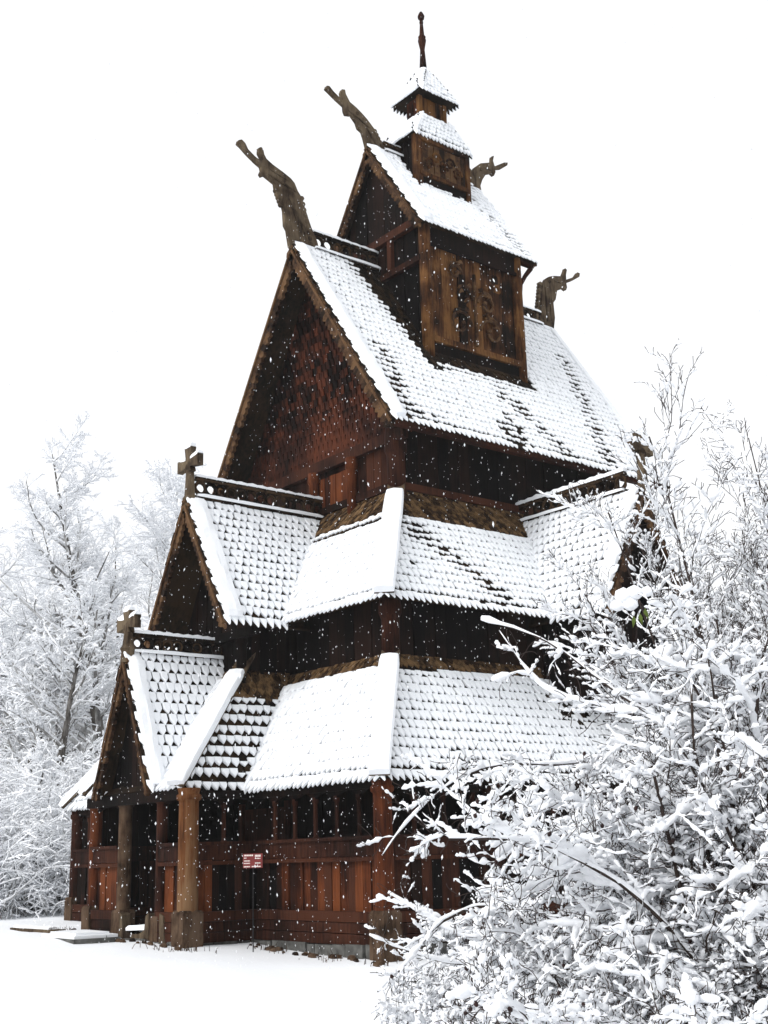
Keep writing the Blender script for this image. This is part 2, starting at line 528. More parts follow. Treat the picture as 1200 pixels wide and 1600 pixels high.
def parapet(p, q, nrm, wood_of, plank=0.19):
    """stone-footed sill logs, upright planks and a broad rail; one part with its rail and sill below it"""
    b_ = MB(); p3, q3 = V3(*p), V3(*q); n3 = unit(nrm)
    plank_wall(b_, p3, q3, 0.70, 1.50, nrm, plank, 0.05, sel=wood_of, jit=0.02)
    pp = sub('parapet', b_, [M['red'], M['tar'], M['maroon']], church)
    s_ = MB(); logs(s_, p, q, 0.26, 0.72, 3, nrm); sub('sill', s_, M['maroon'], pp)
    r_ = MB()
    a, b = V3(*p, 1.60)+n3*0.03, V3(*q, 1.60)+n3*0.03
    r_.beam(a, b, 0.10, 0.24); r_.beam(a+V3(0, 0, .135)+n3*.02, b+V3(0, 0, .135)+n3*.02, 0.16, 0.05)
    r_.beam(a-V3(0, 0, .16), b-V3(0, 0, .16), 0.13, 0.06)
    sub('rail', r_, M['maroon'], pp)
    return pp
parapet((0.14, 0.25), (0.14, PB-0.1), (-1, 0, 0), lambda m: (1 if random.random() < .5 else 2) if m[1] > 2.75 else (0 if random.random() < .8 else 2))
parapet((0.14, W-PB+0.1), (0.14, W-0.25), (-1, 0, 0), lambda m: 2)
parapet((0.25, 0.14), (L-.2, 0.14), (0, -1, 0), lambda m: 2 if random.random() < .5 else 1)
parapet((-1.10, 3.42), (0.14, 3.42), (0, -1, 0), lambda m: 0 if m[0] < -0.62 else (1 if random.random() < .6 else 2), 0.14)
parapet((-1.10, 3.50), (-1.10, 4.25), (-1, 0, 0), lambda m: 2 if random.random() < .5 else 0)
parapet((-1.10, 5.62), (-1.10, 6.62), (-1, 0, 0), lambda m: 0)
parapet((-1.10, 6.72), (0.14, 6.72), (0, 1, 0), lambda m: 2)

def post(x, y, z0, z1, r, m='red', base=None, bw=None, k=16, cap=True):
    b_ = MB()
    prof = [(r*1.03, z0), (r*1.02, z0+0.3), (r, (z0+z1)/2), (r*0.97, z1-0.25)]
    if cap: prof += [(r*0.97, z1-0.20), (r*1.22, z1-0.17), (r*1.22, z1-0.11), (r*1.0, z1-0.08), (r*1.15, z1)]
    else: prof += [(r*.97, z1)]
    b_.lathe((x, y, 0), prof, k)
    o = sub('post', b_, M[m], church, True)
    for p_ in o.data.polygons:
        if len(p_.vertices) > 4: p_.use_smooth = False
    if base:
        q = MB(); w_ = bw or r*1.35
        zb = z0+base
        q.hexa([(x-w_, y-w_, z0-.3), (x+w_, y-w_, z0-.3), (x+w_, y+w_, z0-.3), (x-w_, y+w_, z0-.3)] +
               [(x-w_, y-w_, zb-.05), (x+w_, y-w_, zb-.05), (x+w_, y+w_, zb-.05), (x-w_, y+w_, zb-.05)])
        w2 = w_*0.86
        q.hexa([(x-w_, y-w_, zb-.049), (x+w_, y-w_, zb-.049), (x+w_, y+w_, zb-.049), (x-w_, y+w_, zb-.049)] +
               [(x-w2, y-w2, zb), (x+w2, y-w2, zb), (x+w2, y+w2, zb), (x-w2, y+w2, zb)])
        sub('base', q, M['basewood'], o)
    return o
post(0.14, 0.14, 0.22, G0-0.02, 0.14, 'red', 0.52, 0.165)
post(0.14, W-0.14, 0.35, G0-0.02, 0.12, 'maroon', 0.5, 0.15)
post(-1.13, 3.40, 0.25, G0+0.02, 0.160, 'post', 0.50, 0.178)
post(-1.10, 4.29, 0.25, G0+0.02, 0.095, 'maroon', 0.40, 0.13)
post(-1.10, 5.56, 0.25, G0+0.02, 0.115, 'basewood', 0.48, 0.145)
post(-1.10, 6.66, 0.30, G0+0.02, 0.11, 'red', 0.48, 0.15)
for x in (2.3, 4.6, 6.9, 9.2, L-.15): post(x, 0.14, 0.22, G0-0.02, 0.13, 'maroon', 0.5, 0.18)

# slim colonnettes of the arcade above the parapets, with little arches between them
def arcade(p, q, n, nrm):
    p, q = V3(*p), V3(*q); d = (q-p)/n
    for i in range(1, n):
        c = p+d*i
        b_ = MB(); b_.lathe((c[0], c[1], 0), [(.055, 1.70), (.055, 1.76), (.034, 1.79), (.036, 2.05), (.032, 2.26), (.05, 2.29), (.05, 2.36)], 10)
        sub('colonnette', b_, M['maroon'], church, True)
    a_ = MB(); n3 = unit(nrm)
    a_.beam(V3(p[0], p[1], G0-.07), V3(q[0], q[1], G0-.07), 0.12, 0.13)
    for i in range(n):
        c = p+d*(i+.5); w_ = np.linalg.norm(d)/2; u = unit(d)
        prev = None
        for k in range(7):
            t = -1+2*k/6; x = c+u*t*w_; z = G0-.135-0.13*(abs(t)**2.2)
            if prev is not None:
                x0, z0_ = prev
                a_.hexa([V3(x0[0], x0[1], z0_)-n3*.03, V3(x[0], x[1], z)-n3*.03, V3(x[0], x[1], z)+n3*.03, V3(x0[0], x0[1], z0_)+n3*.03,
                         V3(x0[0], x0[1], G0-.13)-n3*.03, V3(x[0], x[1], G0-.13)-n3*.03, V3(x[0], x[1], G0-.13)+n3*.03, V3(x0[0], x0[1], G0-.13)+n3*.03])
            prev = (x, z)
    sub('arcade_beam', a_, M['tar'], church)
arcade((0.14, 0.14), (0.14, 3.42), 6, (-1, 0, 0))
arcade((0.14, 6.72), (0.14, W-.14), 6, (-1, 0, 0))
arcade((0.14, 0.14), (L-.15, 0.14), 20, (0, -1, 0))
arcade((-1.10, 3.42), (0.14, 3.42), 2, (0, -1, 0))
arcade((-1.10, 3.42), (-1.10, 4.29), 1, (-1, 0, 0))
arcade((-1.10, 5.56), (-1.10, 6.68), 1, (-1, 0, 0))

# inner nave wall behind the arcade, with the dark west portal, and the gallery floor
mb = MB()
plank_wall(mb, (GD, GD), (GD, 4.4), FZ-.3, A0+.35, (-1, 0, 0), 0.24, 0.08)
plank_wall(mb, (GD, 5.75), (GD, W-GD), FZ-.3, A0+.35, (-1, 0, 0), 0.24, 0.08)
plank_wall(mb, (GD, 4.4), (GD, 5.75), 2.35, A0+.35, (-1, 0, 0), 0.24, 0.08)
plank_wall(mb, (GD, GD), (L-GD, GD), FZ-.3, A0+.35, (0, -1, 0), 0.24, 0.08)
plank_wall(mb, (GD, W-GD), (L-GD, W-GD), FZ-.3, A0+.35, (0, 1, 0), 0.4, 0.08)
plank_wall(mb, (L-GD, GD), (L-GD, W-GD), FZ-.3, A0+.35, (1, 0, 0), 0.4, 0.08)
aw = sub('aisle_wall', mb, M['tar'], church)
mb = MB(); mb.box(GD-.05, GD+.12, 4.4, 5.75, FZ, 2.35); mb.box(GD-.12, GD-.05, 4.28, 4.40, FZ, 2.45); mb.box(GD-.12, GD-.05, 5.75, 5.87, FZ, 2.45)
sub('door', mb, M['maroon'], aw)
for (x, y) in ((GD, GD), (GD, W-GD)):
    b_ = MB(); b_.lathe((x, y, 0), [(.15, G1-.2), (.15, 5.2), (.19, 5.3), (.19, 5.42), (.16, 5.6)], 14); sub('corner_post', b_, M['maroon'], aw, True)
mb = MB()
mb.box(0.1, L-.1, 0.1, W-.1, FZ-.12, FZ); mb.box(-1.2, 0.1, 3.38, 6.78, FZ-.12, FZ-.002)
sub('floor', mb, M['maroon'], church)
# carved threshold between the porch posts, dipping in the middle, with snow lying in it
mb, sm = MB(), MB()
pts = []
for k in range(13):
    t = k/12; y = 4.35+t*1.2
    pts.append((y, 0.36+0.26*abs(2*t-1)**2.2))
for (a, b) in zip(pts, pts[1:]):
    mb.hexa([(-1.22, a[0], .1), (-1.22, b[0], .1), (-1.0, b[0], .1), (-1.0, a[0], .1), (-1.22, a[0], a[1]), (-1.22, b[0], b[1]), (-1.0, b[0], b[1]), (-1.0, a[0], a[1])])
snow_ridge(sm, (-1.1, 4.55, .45), (-1.1, 5.25, .42), 0.22, 0.07, (1, 0, 0), (0, 0, 1), 8, 0.2)
thr = sub('threshold', mb, M['grey'], church); sub('snow', sm, M['snow'], thr)
# side braces that lean outward by the entrance posts
for y0, y1 in ((4.08, 3.86), (4.42, 4.62), (5.44, 5.25)):
    mb = MB(); mb.prism([(-1.24, y0, .15), (-1.24, y0, .70), (-1.24, y0+(y1-y0)*.5, .66), (-1.24, y1, .15)], (0.16, 0, 0)); sub('brace', mb, M['grey'], church)

mb = MB(); plank_wall(mb, (-1.06, 6.76), (1.4, 6.76), FZ, G0+.05, (0, 1, 0), 0.2, 0.05); plank_wall(mb, (0.20, 6.80), (0.20, W-.2), FZ, G0, (-1, 0, 0), .2, .05)
sub('partition', mb, M['tar'], church)

# ---------- porch: pent roof round it and a steep gable on top
wm, sm = MB(), MB(); Z = G0+PTOP
xt = 0.70; yt = PB+(xt-PA)*PWS/PSS; zt_ = Z+PWS*(xt-PA)
slab(wm, [(PA, PB, Z), (PA, W-PB, Z), (xt, W-yt, zt_), (xt, yt, zt_)], unit((-PWS, 0, 1)))
slab(wm, [(PA, PB, Z), (xt, yt, zt_), (1.6, yt, zt_), (1.6, PB, Z)], unit((0, -PSS, 1)))
slab(wm, [(PA, W-PB, Z), (xt, W-yt, zt_), (1.6, W-yt, zt_), (1.6, W-PB, Z)], unit((0, PSS, 1)))
pgz, pgh, pga = 4.913, 0.958, -1.415     # gable ridge, half width, front
pgs = (pgz-2.614)/pgh
above_gable = lambda P: P[2] > pgz-pgs*abs(P[1]-H2)+0.10
plw, pls = math.hypot(xt-PA, zt_-Z), math.hypot(yt-PB, zt_-Z)
shingles(wm, sm, (PA, PB, Z), (0, 1, 0), (1, 0, PWS), W-2*PB, plw, lambda P: min(P[1]-PB, W-PB-P[1])*PSS > (P[0]-PA)*PWS-.03 and P[2] > pgz-pgs*abs(P[1]-H2)-0.12,
         lambda P: 1.0 if P[2] < 4.42 else (.5 if P[2] < 4.5 else 0.0), dark=lambda P: P[2] > 4.40, fill=0.9, thick=0.05)
def porch_s(P):
    if P[2] > 4.22: return 0.0
    v = nz(P, 3.0, 9.0)
    return (0.84 if v < 0.25 else 0.3) - (0.30 if P[2] > 4.0 else 0)
for s_ in (1, -1):
    yb = PB if s_ == 1 else W-PB
    shingles(wm, sm, (PA, yb, Z), (1, 0, 0), (0, s_, PSS), 2.85, pls, lambda P, s_=s_, yb=yb: (P[0]-PA)*PWS > (P[1]-yb)*s_*PSS-.03 and (P[1]-yb)*s_*PSS > gslope*P[0]-.14,
             porch_s, dark=lambda P: P[2] > 4.10, w=0.16, e=0.20, thick=0.05, th=0.095)
# the steep gable roof
slab(wm, [(pga, H2, pgz), (pga, H2-pgh, 2.614), (1.45, H2-pgh, 2.614), (1.45, H2, pgz)], unit((0, -pgs, 1)))
slab(wm, [(pga, H2, pgz), (pga, H2+pgh, 2.614), (1.45, H2+pgh, 2.614), (1.45, H2, pgz)], unit((0, pgs, 1)))
gl2 = math.hypot(pgh, pgz-2.614)
def over_pent(P): return P[2] > min(Z+PWS*(P[0]-PA), Z+PSS*(P[1]-PB))-0.15
shingles(wm, sm, (pga, H2-pgh, 2.614), (1, 0, 0), (0, pgh, pgz-2.614), 1.45-pga, gl2, over_pent, lambda P: 1.0, w=0.155, e=0.20, fill=0.2, th=0.09)
shingles(wm, sm, (pga, H2+pgh, 2.614), (1, 0, 0), (0, -pgh, pgz-2.614), 1.45-pga, gl2, lambda P: True, lambda P: 1.0, w=0.155, e=0.20, fill=0.2, th=0.09)
hm = []; hip(hm, sm, (PA, PB, Z), (xt, yt, zt_), (PSS, -PWS*2, 0), w=0.27, cover=0.82, hh=0.14)
hip(hm, sm, (PA, W-PB, Z), (xt, W-yt, zt_), (PSS, PWS*2, 0), w=0.27, cover=0.82)
# snow along the verge
for s in (1, -1):
    snow_ridge(sm, (pga+.12, H2-s*0.03, pgz-.05), (pga+.12, H2-s*pgh, 2.66), 0.26, 0.12, (1, 0, 0), (0, -s*pgs, 1), 22, 0.12)
pr = sub('porch_roof', wm, SH, church)
[sub('hip_board', q, M['grey'], pr) for q in hm]
cm = MB(); comb(cm, sm, (pga+.10, H2, pgz+.02), (1.42, H2, pgz+.02), h=0.17, cell=0.17); sub('ridge_comb', cm, M['comb'], pr)
for s in (1, -1):
    b_ = MB(); bargeboard(b_, (pga-.02, H2, pgz-.02), (pga-.02, H2-s*pgh*1.04, 2.55), 0.16, 0.06, (-1, 0, 0), (0, s*.92, -.38), curl=False); sub('bargeboard', b_, M['barge'], pr)
sub('snow', sm, M['snow'], pr)
mb = MB()
plank_wall(mb, (-1.16, H2-pgh+.05), (-1.16, H2+pgh-.05), G0-.05, 0, (-1, 0, 0), 0.15, 0.05, top=lambda p: pgz-.12-pgs*abs(p[1]-H2))
mb.beam((-1.20, H2-1.6, G0-.06), (-1.20, H2+1.6, G0-.06), 0.16, 0.18)
sub('porch_gable', mb, M['tar'], church)

def gable_cross(x, y, z0, z1, za, half, axis, lab=None):
    """turned stem with a flared cross on top and caps of snow; arms run along axis"""
    mb, sm = MB(), MB(); ax = unit(axis); c = V3(x, y, 0); z = V3(0, 0, 1); nn = np.cross(ax, z)
    mb.tube([c+z*z0, c+z*(z0+.18), c+z*(z0+.24), c+z*(z0+.30), c+z*(za-.13)], [.13, .115, .14, .10, .075], 10)
    def arm(d, l):
        o = c+z*za; e = np.cross(nn, d)
        r = lambda p, w, t: [p-e*w-nn*t, p+e*w-nn*t, p+e*w+nn*t, p-e*w+nn*t]
        mb.hexa(r(o-d*.02, .055, .055)+r(o+d*l, .115, .058))
    arm(ax, half); arm(-ax, half); arm(z, z1-za); arm(-z, .16)
    snow_ridge(sm, c+z*z1-ax*.10, c+z*z1+ax*.10, 0.13, 0.10, nn, z, 4, .2)
    for s in (1, -1):
        snow_ridge(sm, c+z*(za+.075)+ax*s*.09, c+z*(za+.11)+ax*s*half, 0.12, 0.08, nn, z, 4, .2)
    o = sub('cross', mb, M['grey'], church); sub('snow', sm, M['snow'], o)
gable_cross(pga+.03, H2, pgz-.15, 5.66, 5.44, 0.33, (0, 1, 0))

# ---------- aisle roof with its two cross gables
wm, sm = MB(), MB()
nW, nS = unit((-aslope, 0, 1)), unit((0, -aslope, 1))
x2, y2 = L-AE, W-AE
slab(wm, [(AE, AE, A0), (AE, y2, A0), (NW, W-NW, A1), (NW, NW, A1)], nW)
slab(wm, [(AE, AE, A0), (NW, NW, A1), (NE, NW, A1), (x2, AE, A0)], nS)
slab(wm, [(AE, y2, A0), (NW, W-NW, A1), (NE, W-NW, A1), (x2, y2, A0)], unit((0, aslope, 1)))
slab(wm, [(x2, AE, A0), (x2, y2, A0), (NE, W-NW, A1), (NE, NW, A1)], unit((aslope, 0, 1)))
slab(sm, [(AE, y2, A0+.1), (NW, W-NW, A1+.1), (NE, W-NW, A1+.1), (x2, y2, A0+.1)], unit((0, aslope, 1)), .06)
slab(sm, [(x2, AE, A0+.1), (x2, y2, A0+.1), (NE, W-NW, A1+.1), (NE, NW, A1+.1)], unit((aslope, 0, 1)), .06)
al = math.hypot(NW-AE, A1-A0)
MGZ, MGE, MGH, MGA = 7.859, 5.374, 1.378, -0.279       # west cross gable: ridge, eave, half width, front
SGZ, SGX, SGH, SGB = 7.69, 5.87, 1.20, -0.332         # south cross gable
mgs, sgs = (MGZ-MGE)/MGH, (SGZ-MGE)/SGH
mgp = lambda P: MGZ-mgs*abs(P[1]-H2)
sgp = lambda P: SGZ-sgs*abs(P[0]-SGX)
alim = 2.27
def a_snow_w(P):
    if P[0] > alim+.05: return 0.0
    if P[0] > alim-.12: return 0.5
    return 1.0
def a_snow_s(P):
    if P[1] > alim: return 0.0
    s = patchy(P, 1.15, 1.0, 2.0, 0.48, 3.0)
    s -= streak(P, (2.3, 2.25, 7.2), (3.75, 1.0, 5.6), 0.42)
    return s
shingles(wm, sm, (AE, AE, A0), (0, 1, 0), (NW-AE, 0, A1-A0), y2-AE, al, lambda P: P[1] > P[0]-.03 and P[1] < W-P[0]+.03 and P[2] > mgp(P)-.12, a_snow_w,
         dark=band(alim-.02, 0), fill=0.5, thick=0.045)
shingles(wm, sm, (AE, AE, A0), (1, 0, 0), (0, NW-AE, A1-A0), x2-AE, al, lambda P: P[0] > P[1]-.03 and P[0] < L-P[1] and P[2] > sgp(P)-.12, a_snow_s,
         dark=band(alim-.02, 1), fill=0.30)
hm = []
hip(hm, sm, (AE, AE, A0), (NW, NW, A1), (1, -1, 0), w=0.32, cover=0.90, hh=0.15)
hip(hm, sm, (AE, y2, A0), (NW, W-NW, A1), (1, 1, 0), w=0.32, cover=0.90, hh=0.15)
hip(hm, sm, (x2, AE, A0), (NE, NW, A1), (1, 1, 0), w=0.32, cover=0.90, hh=0.15)
ar = sub('aisle_roof', wm, SH, church); [sub('hip_board', q, M['grey'], ar) for q in hm]; sub('snow', sm, M['snow'], ar)

# west cross gable
def cross_gable_west():
    wm, sm = MB(), MB()
    for s in (1, -1):
        e = H2-s*MGH
        slab(wm, [(MGA, H2, MGZ), (MGA, e, MGE), (NW, e, MGE), (NW, H2, MGZ)], unit((0, -s*mgs, 1)))
        ok = lambda P: P[2] > A0+aslope*(P[0]-AE)-.14 or P[0] < AE
        shingles(wm, sm, (MGA, e, MGE), (1, 0, 0), (0, s*MGH, MGZ-MGE), NW-MGA, math.hypot(MGH, MGZ-MGE), ok,
                 lambda P: 1.0, w=0.145, e=0.19, fill=0.15, th=0.085, thick=0.042)
        snow_ridge(sm, (MGA+.15, H2-s*.04, MGZ-.03), (MGA+.15, e, MGE+.05), 0.32, 0.13, (1, 0, 0), (0, -s*mgs, 1), 26, 0.10)
    r = sub('cross_gable_roof', wm, SH, church)
    cm = MB(); comb(cm, sm, (MGA+.16, H2, MGZ+.03), (NW-.03, H2, MGZ+.03), h=0.21, cell=0.20); sub('ridge_comb', cm, M['comb'], r)
    for s in (1, -1):
        b_ = MB(); bargeboard(b_, (MGA-.02, H2, MGZ-.03), (MGA-.02, H2-s*MGH*1.02, MGE-.02), 0.20, 0.06, (-1, 0, 0), (0, s*.88, -.48)); sub('bargeboard', b_, M['barge'], r)
    sub('snow', sm, M['snow'], r)
    mb = MB()
    plank_wall(mb, (0.42, H2-1.30), (0.42, H2+1.30), 5.25, 0, (-1, 0, 0), 0.17, 0.05, top=lambda p: MGZ-.12-mgs*abs(p[1]-H2))
    plank_wall(mb, (0.45, H2-.75), (0.45, H2+.75), 4.40, 5.25, (-1, 0, 0), 0.17, 0.05)
    for s in (1, -1):
        plank_wall(mb, (0.45, H2-s*.75), (AE+.6, H2-s*.75), 4.30, MGE+.6, (0, -s, 0), 0.17, 0.05)
    mb.beam((0.36, H2-1.3, MGE-.08), (0.36, H2+1.3, MGE-.08), 0.13, 0.16)
    for t in (-1, 1):
        mb.lathe((0.42, H2+t*.75, 0), [(.09, 4.4), (.09, 5.1), (.12, 5.15), (.09, 5.3)], 10)
    g = sub('cross_gable', mb, M['tar'], church)
cross_gable_west()
gable_cross(MGA+.05, H2, MGZ-.25, 8.84, 8.53, 0.37, (0, 1, 0))

# south cross gable
def cross_gable_south():
    wm, sm = MB(), MB()
    for s in (1, -1):
        e = SGX-s*SGH
        slab(wm, [(SGX, SGB, SGZ), (e, SGB, MGE), (e, NW, MGE), (SGX, NW, SGZ)], unit((-s*sgs, 0, 1)))
        ok = lambda P: P[2] > A0+aslope*(P[1]-AE)-.14 or P[1] < AE
        shingles(wm, sm, (e, SGB, MGE), (0, 1, 0), (s*SGH, 0, SGZ-MGE), NW-SGB, math.hypot(SGH, SGZ-MGE), ok,
                 lambda P: 1.0, w=0.145, e=0.19, fill=0.25, th=0.085, thick=0.042)
        snow_ridge(sm, (SGX-s*.04, SGB+.12, SGZ-.03), (e, SGB+.12, MGE+.05), 0.26, 0.12, (0, 1, 0), (-s*sgs, 0, 1), 26, 0.10)
    r = sub('cross_gable_roof', wm, SH, church)
    cm = MB(); comb(cm, sm, (SGX, SGB+.3, SGZ+.03), (SGX, NW-.03, SGZ+.03), h=0.20, cell=0.20, loaf=.14); sub('ridge_comb', cm, M['comb'], r)
    for s in (1, -1):
        b_ = MB(); bargeboard(b_, (SGX, SGB-.02, SGZ-.03), (SGX-s*SGH*1.02, SGB-.02, MGE-.02), 0.20, 0.06, (0, -1, 0), (s*.88, 0, -.48)); sub('bargeboard', b_, M['barge'], r)
    sub('snow', sm, M['snow'], r)
    mb = MB()
    plank_wall(mb, (SGX-1.0, 0.10), (SGX+1.0, 0.10), 4.25, 0, (0, -1, 0), 0.17, 0.05, top=lambda p: max(5.4, SGZ-.12-sgs*abs(p[0]-SGX)))
    for s in (1, -1):
        plank_wall(mb, (SGX-s*1.0, 0.10), (SGX-s*1.0, AE+.6), 4.0, MGE+.2, (-s, 0, 0), 0.17, 0.05)
    sub('cross_gable', mb, M['tar'], church)
cross_gable_south()
gable_cross(SGX+.16, SGB+.05, SGZ-.25, 8.82, 8.52, 0.30, (1, 0, 0))

# ---------- nave walls and main roof
mb = MB()
rz = lambda p: R0+rslope*(p[1]-RB) if p[1] < H2 else R0+rslope*(W-RB-p[1])
plank_wall(mb, (NW, NW), (NE, NW), A1-.5, R0+rslope*(NW-RB)-.1, (0, -1, 0), 0.26, 0.08)
plank_wall(mb, (NW, W-NW), (NE, W-NW), A1-.5, R0+rslope*(NW-RB)-.1, (0, 1, 0), 0.4, 0.08)
plank_wall(mb, (NE, NW), (NE, W-NW), A1-.5, 0, (1, 0, 0), 0.4, 0.08, top=lambda p: rz(p)-.12)
nv = sub('nave_wall', mb, M['tar'], church)
mb = MB(); plank_wall(mb, (NW, NW), (NW, W-NW), A1-.5, R0+.25, (-1, 0, 0), 0.22, 0.08); sub('gable_wall', mb, M['maroon'], nv)
# red panel between two pilasters on the west wall
mb = MB(); plank_wall(mb, (NW-.05, 4.05), (NW-.05, 5.15), A1-.05, 8.72, (-1, 0, 0), 0.17, 0.05); sub('panel', mb, M['red'], nv)
for y in (3.98, 5.22):
    mb = MB(); mb.tube([(NW-.12, y, A1-.3), (NW-.12, y, 8.62), (NW-.12, y, 8.66), (NW-.12, y, 8.86)], [.10, .10, .13, .12], 12); sub('pilaster', mb, M['red'], nv, True)
for y in (NW, W-NW):
    mb = MB(); mb.lathe((NW, y, 0), [(.17, A1-.5), (.17, 8.6), (.21, 8.7), (.21, 8.85), (.18, 9.2)], 14); sub('corner_post', mb, M['maroon'], nv, True)
mb = MB()
mb.beam((NW-.08, NW-.4, 8.96), (NW-.08, W-NW+.4, 8.96), 0.12, 0.22)
for s in (0, 1):
    y = NW-.70 if not s else W-NW+.70
    mb.beam((RA+.05, y, R0-.02), (RA2-.05, y, R0-.02), 0.14, 0.16)
mb.beam((NW-.02, NW-.06, A1+.06), (NE, NW-.06, A1+.06), 0.1, 0.14)
mb.beam((NW-.06, NW, A1+.06), (NW-.06, W-NW, A1+.06), 0.1, 0.14)
sub('wall_plate', mb, M['maroon'], nv)
# shingled main gable, set back behind the verge
wm = MB()
slab(wm, [(NW-.02, NW-.6, 9.0), (NW-.02, W-NW+.6, 9.0), (NW-.02, H2, R1-.1)], (-1, 0, 0), 0.05)
shingles(wm, None, (NW-.03, RB, 9.05), (0, 1, 0), (-0.02, 0, 1), W-2*RB, R1-9.05, lambda P: P[2] < rz(P)-.16, w=0.15, e=0.17)
sub('gable_shingles', wm, M['gableshingle'], church)

wm, sm = MB(), MB()
nN, nS = unit((0, rslope, 1)), unit((0, -rslope, 1))
slab(wm, [(RA, RB, R0), (RA, H2, R1), (RA2, H2, R1), (RA2, RB, R0)], nS, 0.07)
slab(wm, [(RA, W-RB, R0), (RA, H2, R1), (RA2, H2, R1), (RA2, W-RB, R0)], nN, 0.07)
rl = math.hypot(H2-RB, R1-R0)
def r_snow(P):
    x, y = P[0], P[1]
    s = patchy(P, 1.12, 0.9, 1.0, 0.50, 3.0)
    s -= streak(P, (2.45, 2.1, 9.1), (2.9, 3.2, 10.8), 0.40)*.9
    s -= streak(P, (2.9, 2.15, 9.2), (3.6, 2.05, 9.05), 0.3)*.6
    s -= streak(P, (5.9, 2.9, 10.4), (6.7, 2.1, 9.1), 0.42)*1.0
    s -= streak(P, (9.2, 4.2, 12.4), (8.0, 2.1, 9.1), 0.42)*.8
    # sheltered strips beside and below the tower
    s0 = s
    if BA-.05 < x < BA2+.10: s -= max(0, (y-(BB-.42))/.34)
    if y > BB-.45 and x < BA:
        s -= max(0, 1-(BA-x)/(.35+.45*(y-BB+.45)))*1.6
    if y > BB-.3 and x > BA2:
        s -= max(0, 1-(x-BA2)/(.2+.25*(y-BB+.3)))*1.2
    if s0-s > .62: return 0.0
    if s < 0.95: s -= random.uniform(0, .12)
    return s
shingles(wm, sm, (RA, RB, R0), (1, 0, 0), (0, H2-RB, R1-R0), RA2-RA, rl, lambda P: not (BA+.1 < P[0] < BA2-.1 and P[1] > BB+.15), r_snow, fill=0.35)
slab(sm, [(RA, W-RB, R0+.1), (RA, H2, R1+.1), (RA2, H2, R1+.1), (RA2, W-RB, R0+.1)], nN, 0.08)
snow_ridge(sm, (RA+.12, H2-.04, R1+.0), (RA+.12, RB-.02, R0+.05), 0.24, 0.12, (1, 0, 0), nS, 50, 0.10)
snow_ridge(sm, (RA2-.06, H2-.04, R1+.0), (RA2-.06, RB-.02, R0+.05), 0.16, 0.09, (1, 0, 0), nS, 50, 0.10)
nr = sub('nave_roof', wm, SH, church)
cm = MB(); comb(cm, sm, (RA+.50, H2, R1+.02), (BA-.02, H2, R1+.02), h=0.22, cell=0.22); sub('ridge_comb', cm, M['comb'], nr)
cm = MB(); comb(cm, sm, (BA2+.02, H2, R1+.02), (RA2-.35, H2, R1+.02), h=0.16, cell=0.22); sub('ridge_comb', cm, M['comb'], nr)
for s in (1, -1):
    b_ = MB(); y = RB-.03 if s == 1 else W-RB+.03
    bargeboard(b_, (RA-.02, H2, R1-.03), (RA-.02, y, R0-.03), 0.27, 0.07, (-1, 0, 0), (0, s*.84, -.54), teeth=0.14); sub('bargeboard', b_, M['barge'], nr)
    b_ = MB(); bargeboard(b_, (RA2+.02, H2, R1-.03), (RA2+.02, y, R0-.03), 0.2, 0.06, (1, 0, 0), (0, s*.84, -.54), teeth=0.14, curl=False); sub('bargeboard', b_, M['barge'], nr)
sub('snow', sm, M['snow'], nr)

# ---------- dragon heads: boards carved in outline, thick in the middle, thinner at the edge
from mathutils.geometry import tessellate_polygon
def carved(pts, y, t, extra=()):
    mb = MB(); n = len(pts)
    P2 = [V3(x, 0, z) for x, z in pts]
    tri = tessellate_polygon([[Vector((x, z, 0)) for x, z in pts]])
    cen = np.mean(P2, axis=0)
    sides = []
    for s in (-1, 1):
        sides.append([p+V3(0, y+s*t/2, 0) for p in P2])
    mb.add(sides[0]+sides[1], [tuple(q) for q in tri]+[tuple(i+n for i in q[::-1]) for q in tri]+[(i, (i+1) % n, n+(i+1) % n, n+i) for i in range(n)])
    for (x, z, r) in extra:       # raised round boss or tooth
        mb.tube([(x, y-t*.5-.02, z), (x, y+t*.5+.02, z)], [r, r], 8)
    return mb
def spine(mb, pts, y, r=0.055):
    """little carved knobs along a mane"""
    for x, z in pts: mb.tube([(x, y-.05, z), (x, y+.05, z)], [r, r], 7)
def dragon(pts, knobs, y, t, eye, ribs=()):
    mb = carved(pts, y, t, [(eye[0], eye[1], .045)])
    spine(mb, knobs, y)
    for a, b, r in ribs:          # carved ribs standing proud on both faces
        for s in (-1, 1):
            mb.tube([(a[0], y+s*t*.5, a[1]), ((a[0]+b[0])/2, y+s*(t*.5+.015), (a[1]+b[1])/2), (b[0], y+s*t*.5, b[1])], [r*.5, r, r*.5], 6)
    o = sub('dragon_head', mb, M['grey'], church)
    m_ = o.modifiers.new('bevel', 'BEVEL'); m_.width = 0.008; m_.segments = 2; m_.limit_method = 'ANGLE'; m_.angle_limit = math.radians(50)
    return o
